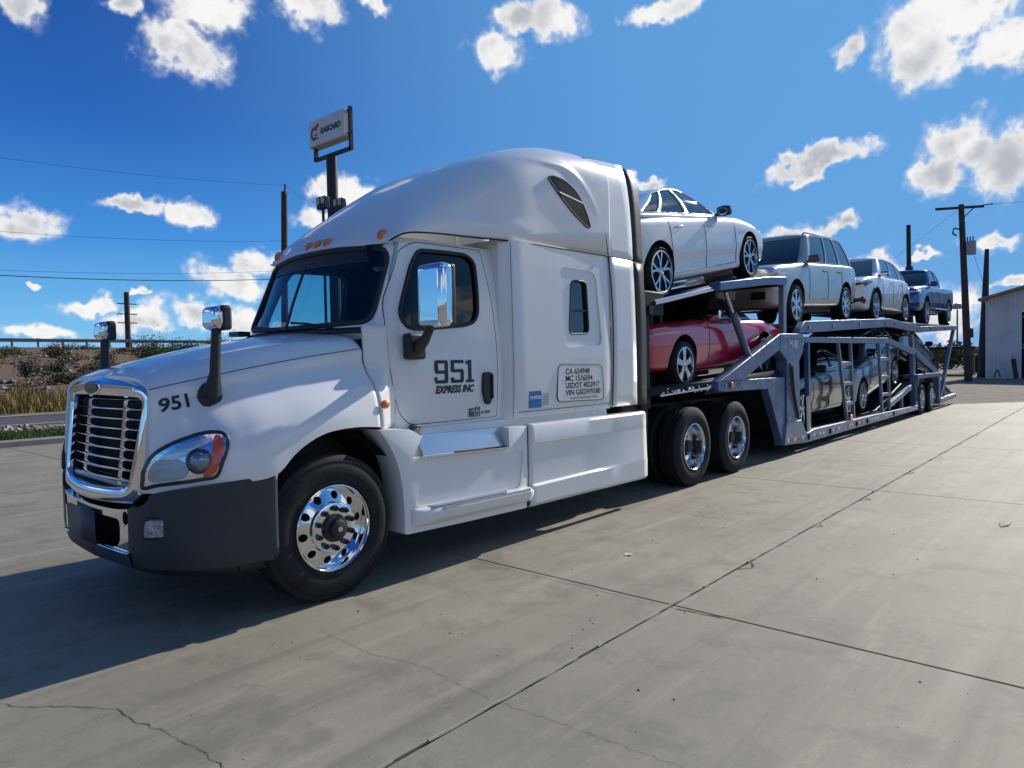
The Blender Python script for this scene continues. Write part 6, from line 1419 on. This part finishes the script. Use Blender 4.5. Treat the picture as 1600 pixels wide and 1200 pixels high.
wire([(47, 3.5, 10.3), (38, 9, 4.0), (34, 11, 1.5)], .007, 'slanting guy wire left of the leaning pole')
wire([(47, 2.7, 7.7), (52.6, 2.4, 4.6)], .010, 'slack service wire from transformer to shed')
pole('steel_pole', (56, 3.35, 0), (56, 3.12, 8.9), .36, .13, 'dark tapered steel pole behind the corner of the shed', m=DSTEEL)
p3 = pole('steel_pole', (60, 8.7, 0), (60, 8.8, 11.9), .20, .16, 'dark stepped steel pole rising behind the blue pickup', m=DSTEEL); MB().tube([(0, .02, 2), (0, .05, 8.6)], .27, 12).build('lower_sleeve', DSTEEL, p3)
lp_ = pole('lamp_post', (140, 17.8, 0), (140, 17.8, 9.3), .16, .12, 'slim far lamp post left of the leaning pole', 'lamp post', DSTEEL)
lh_ = MB().lathe([(0, .5), (.55, .3), (.85, -.4), (.6, -.6), (0, -.6)], (0, 0, 10), 'z', 14).build('lamp_head', mat('lamp_head', (.35, .35, .35), .5), lp_)
cp = empty('carport', (62, 6.5, 0), 'low brown carport roof far behind the trailer tail', 'carport')
MB().box((-1, -2.0, 1.95), (5, 7.5, 2.22)).build('roof', DSTEEL, cp, bev=.02)
for y in (-1.9, .8, 3.4, 7): MB().box((-.9, y-.08, 0), (-.74, y+.08, 1.96)).build('post', mat('post_tan', (.3, .2, .13), .8), cp)
MB().box((3.5, 1.2, 0), (3.6, 7.4, 1.9)).build('wall', mat('wall_tan', (.32, .20, .13), .8), cp)
tk_ = empty('storage_tank', (72, 4.6, 0), 'pale boxy storage trailer far behind the pole', 'trailer'); MB().box((-1, -1.9, .5), (1, .2, 1.9)).build('box', mat('pale_box', (.45, .44, .42), .6), tk_, bev=.05)
for y in (-1.5, -.2): MB().tube([(0, y, .3), (.3, y, .3)], .3, 12).build('wheel', RUBBER, tk_)
for k, (x, y, r, h) in enumerate(((88, 10.4, 2.2, 2.6), (92, 13.6, 2.4, 2.2), (70, 5.9, .9, 1.7), (98, 7.2, 2.5, 2.0))):
    shrub(x, y, 0, r, h, leafmat('far_leaf', (.13, .15, .06)), ('bushy olive tree beyond the carport', 'green bush far left of the lamp post', 'dark shrub beside the pale storage trailer', 'low green bush beyond the lot')[k], 500, False, .32)
struct(sheet('grass_patch', [(56, 3.2), (66, 3.2), (70, 14), (58, 14)], -.02, ground_mat('lawn', [(.10, .14, .03), (.14, .17, .05), (.08, .11, .03)], 2, .95, .8, 30)))
struct(sheet('side_road', [(74, -60), (84, -60), (94, 60), (82, 60)], -.02, ground_mat('pale_road', [(.28, .27, .26), (.33, .32, .3), (.25, .24, .23)], 1, .9, .2, 50)))
# far ridge on the horizon
hr = []
for k, a in enumerate(np.linspace(-.9, 1.6, 160)):
    h = 9+5*math.sin(a*9)+3*math.sin(a*23+1)+2*math.sin(a*57); hr.append([(1500*math.cos(a), 1500*math.sin(a), -2), (1500*math.cos(a), 1500*math.sin(a), max(3, h)*.8), (1600*math.cos(a), 1600*math.sin(a), -2)])
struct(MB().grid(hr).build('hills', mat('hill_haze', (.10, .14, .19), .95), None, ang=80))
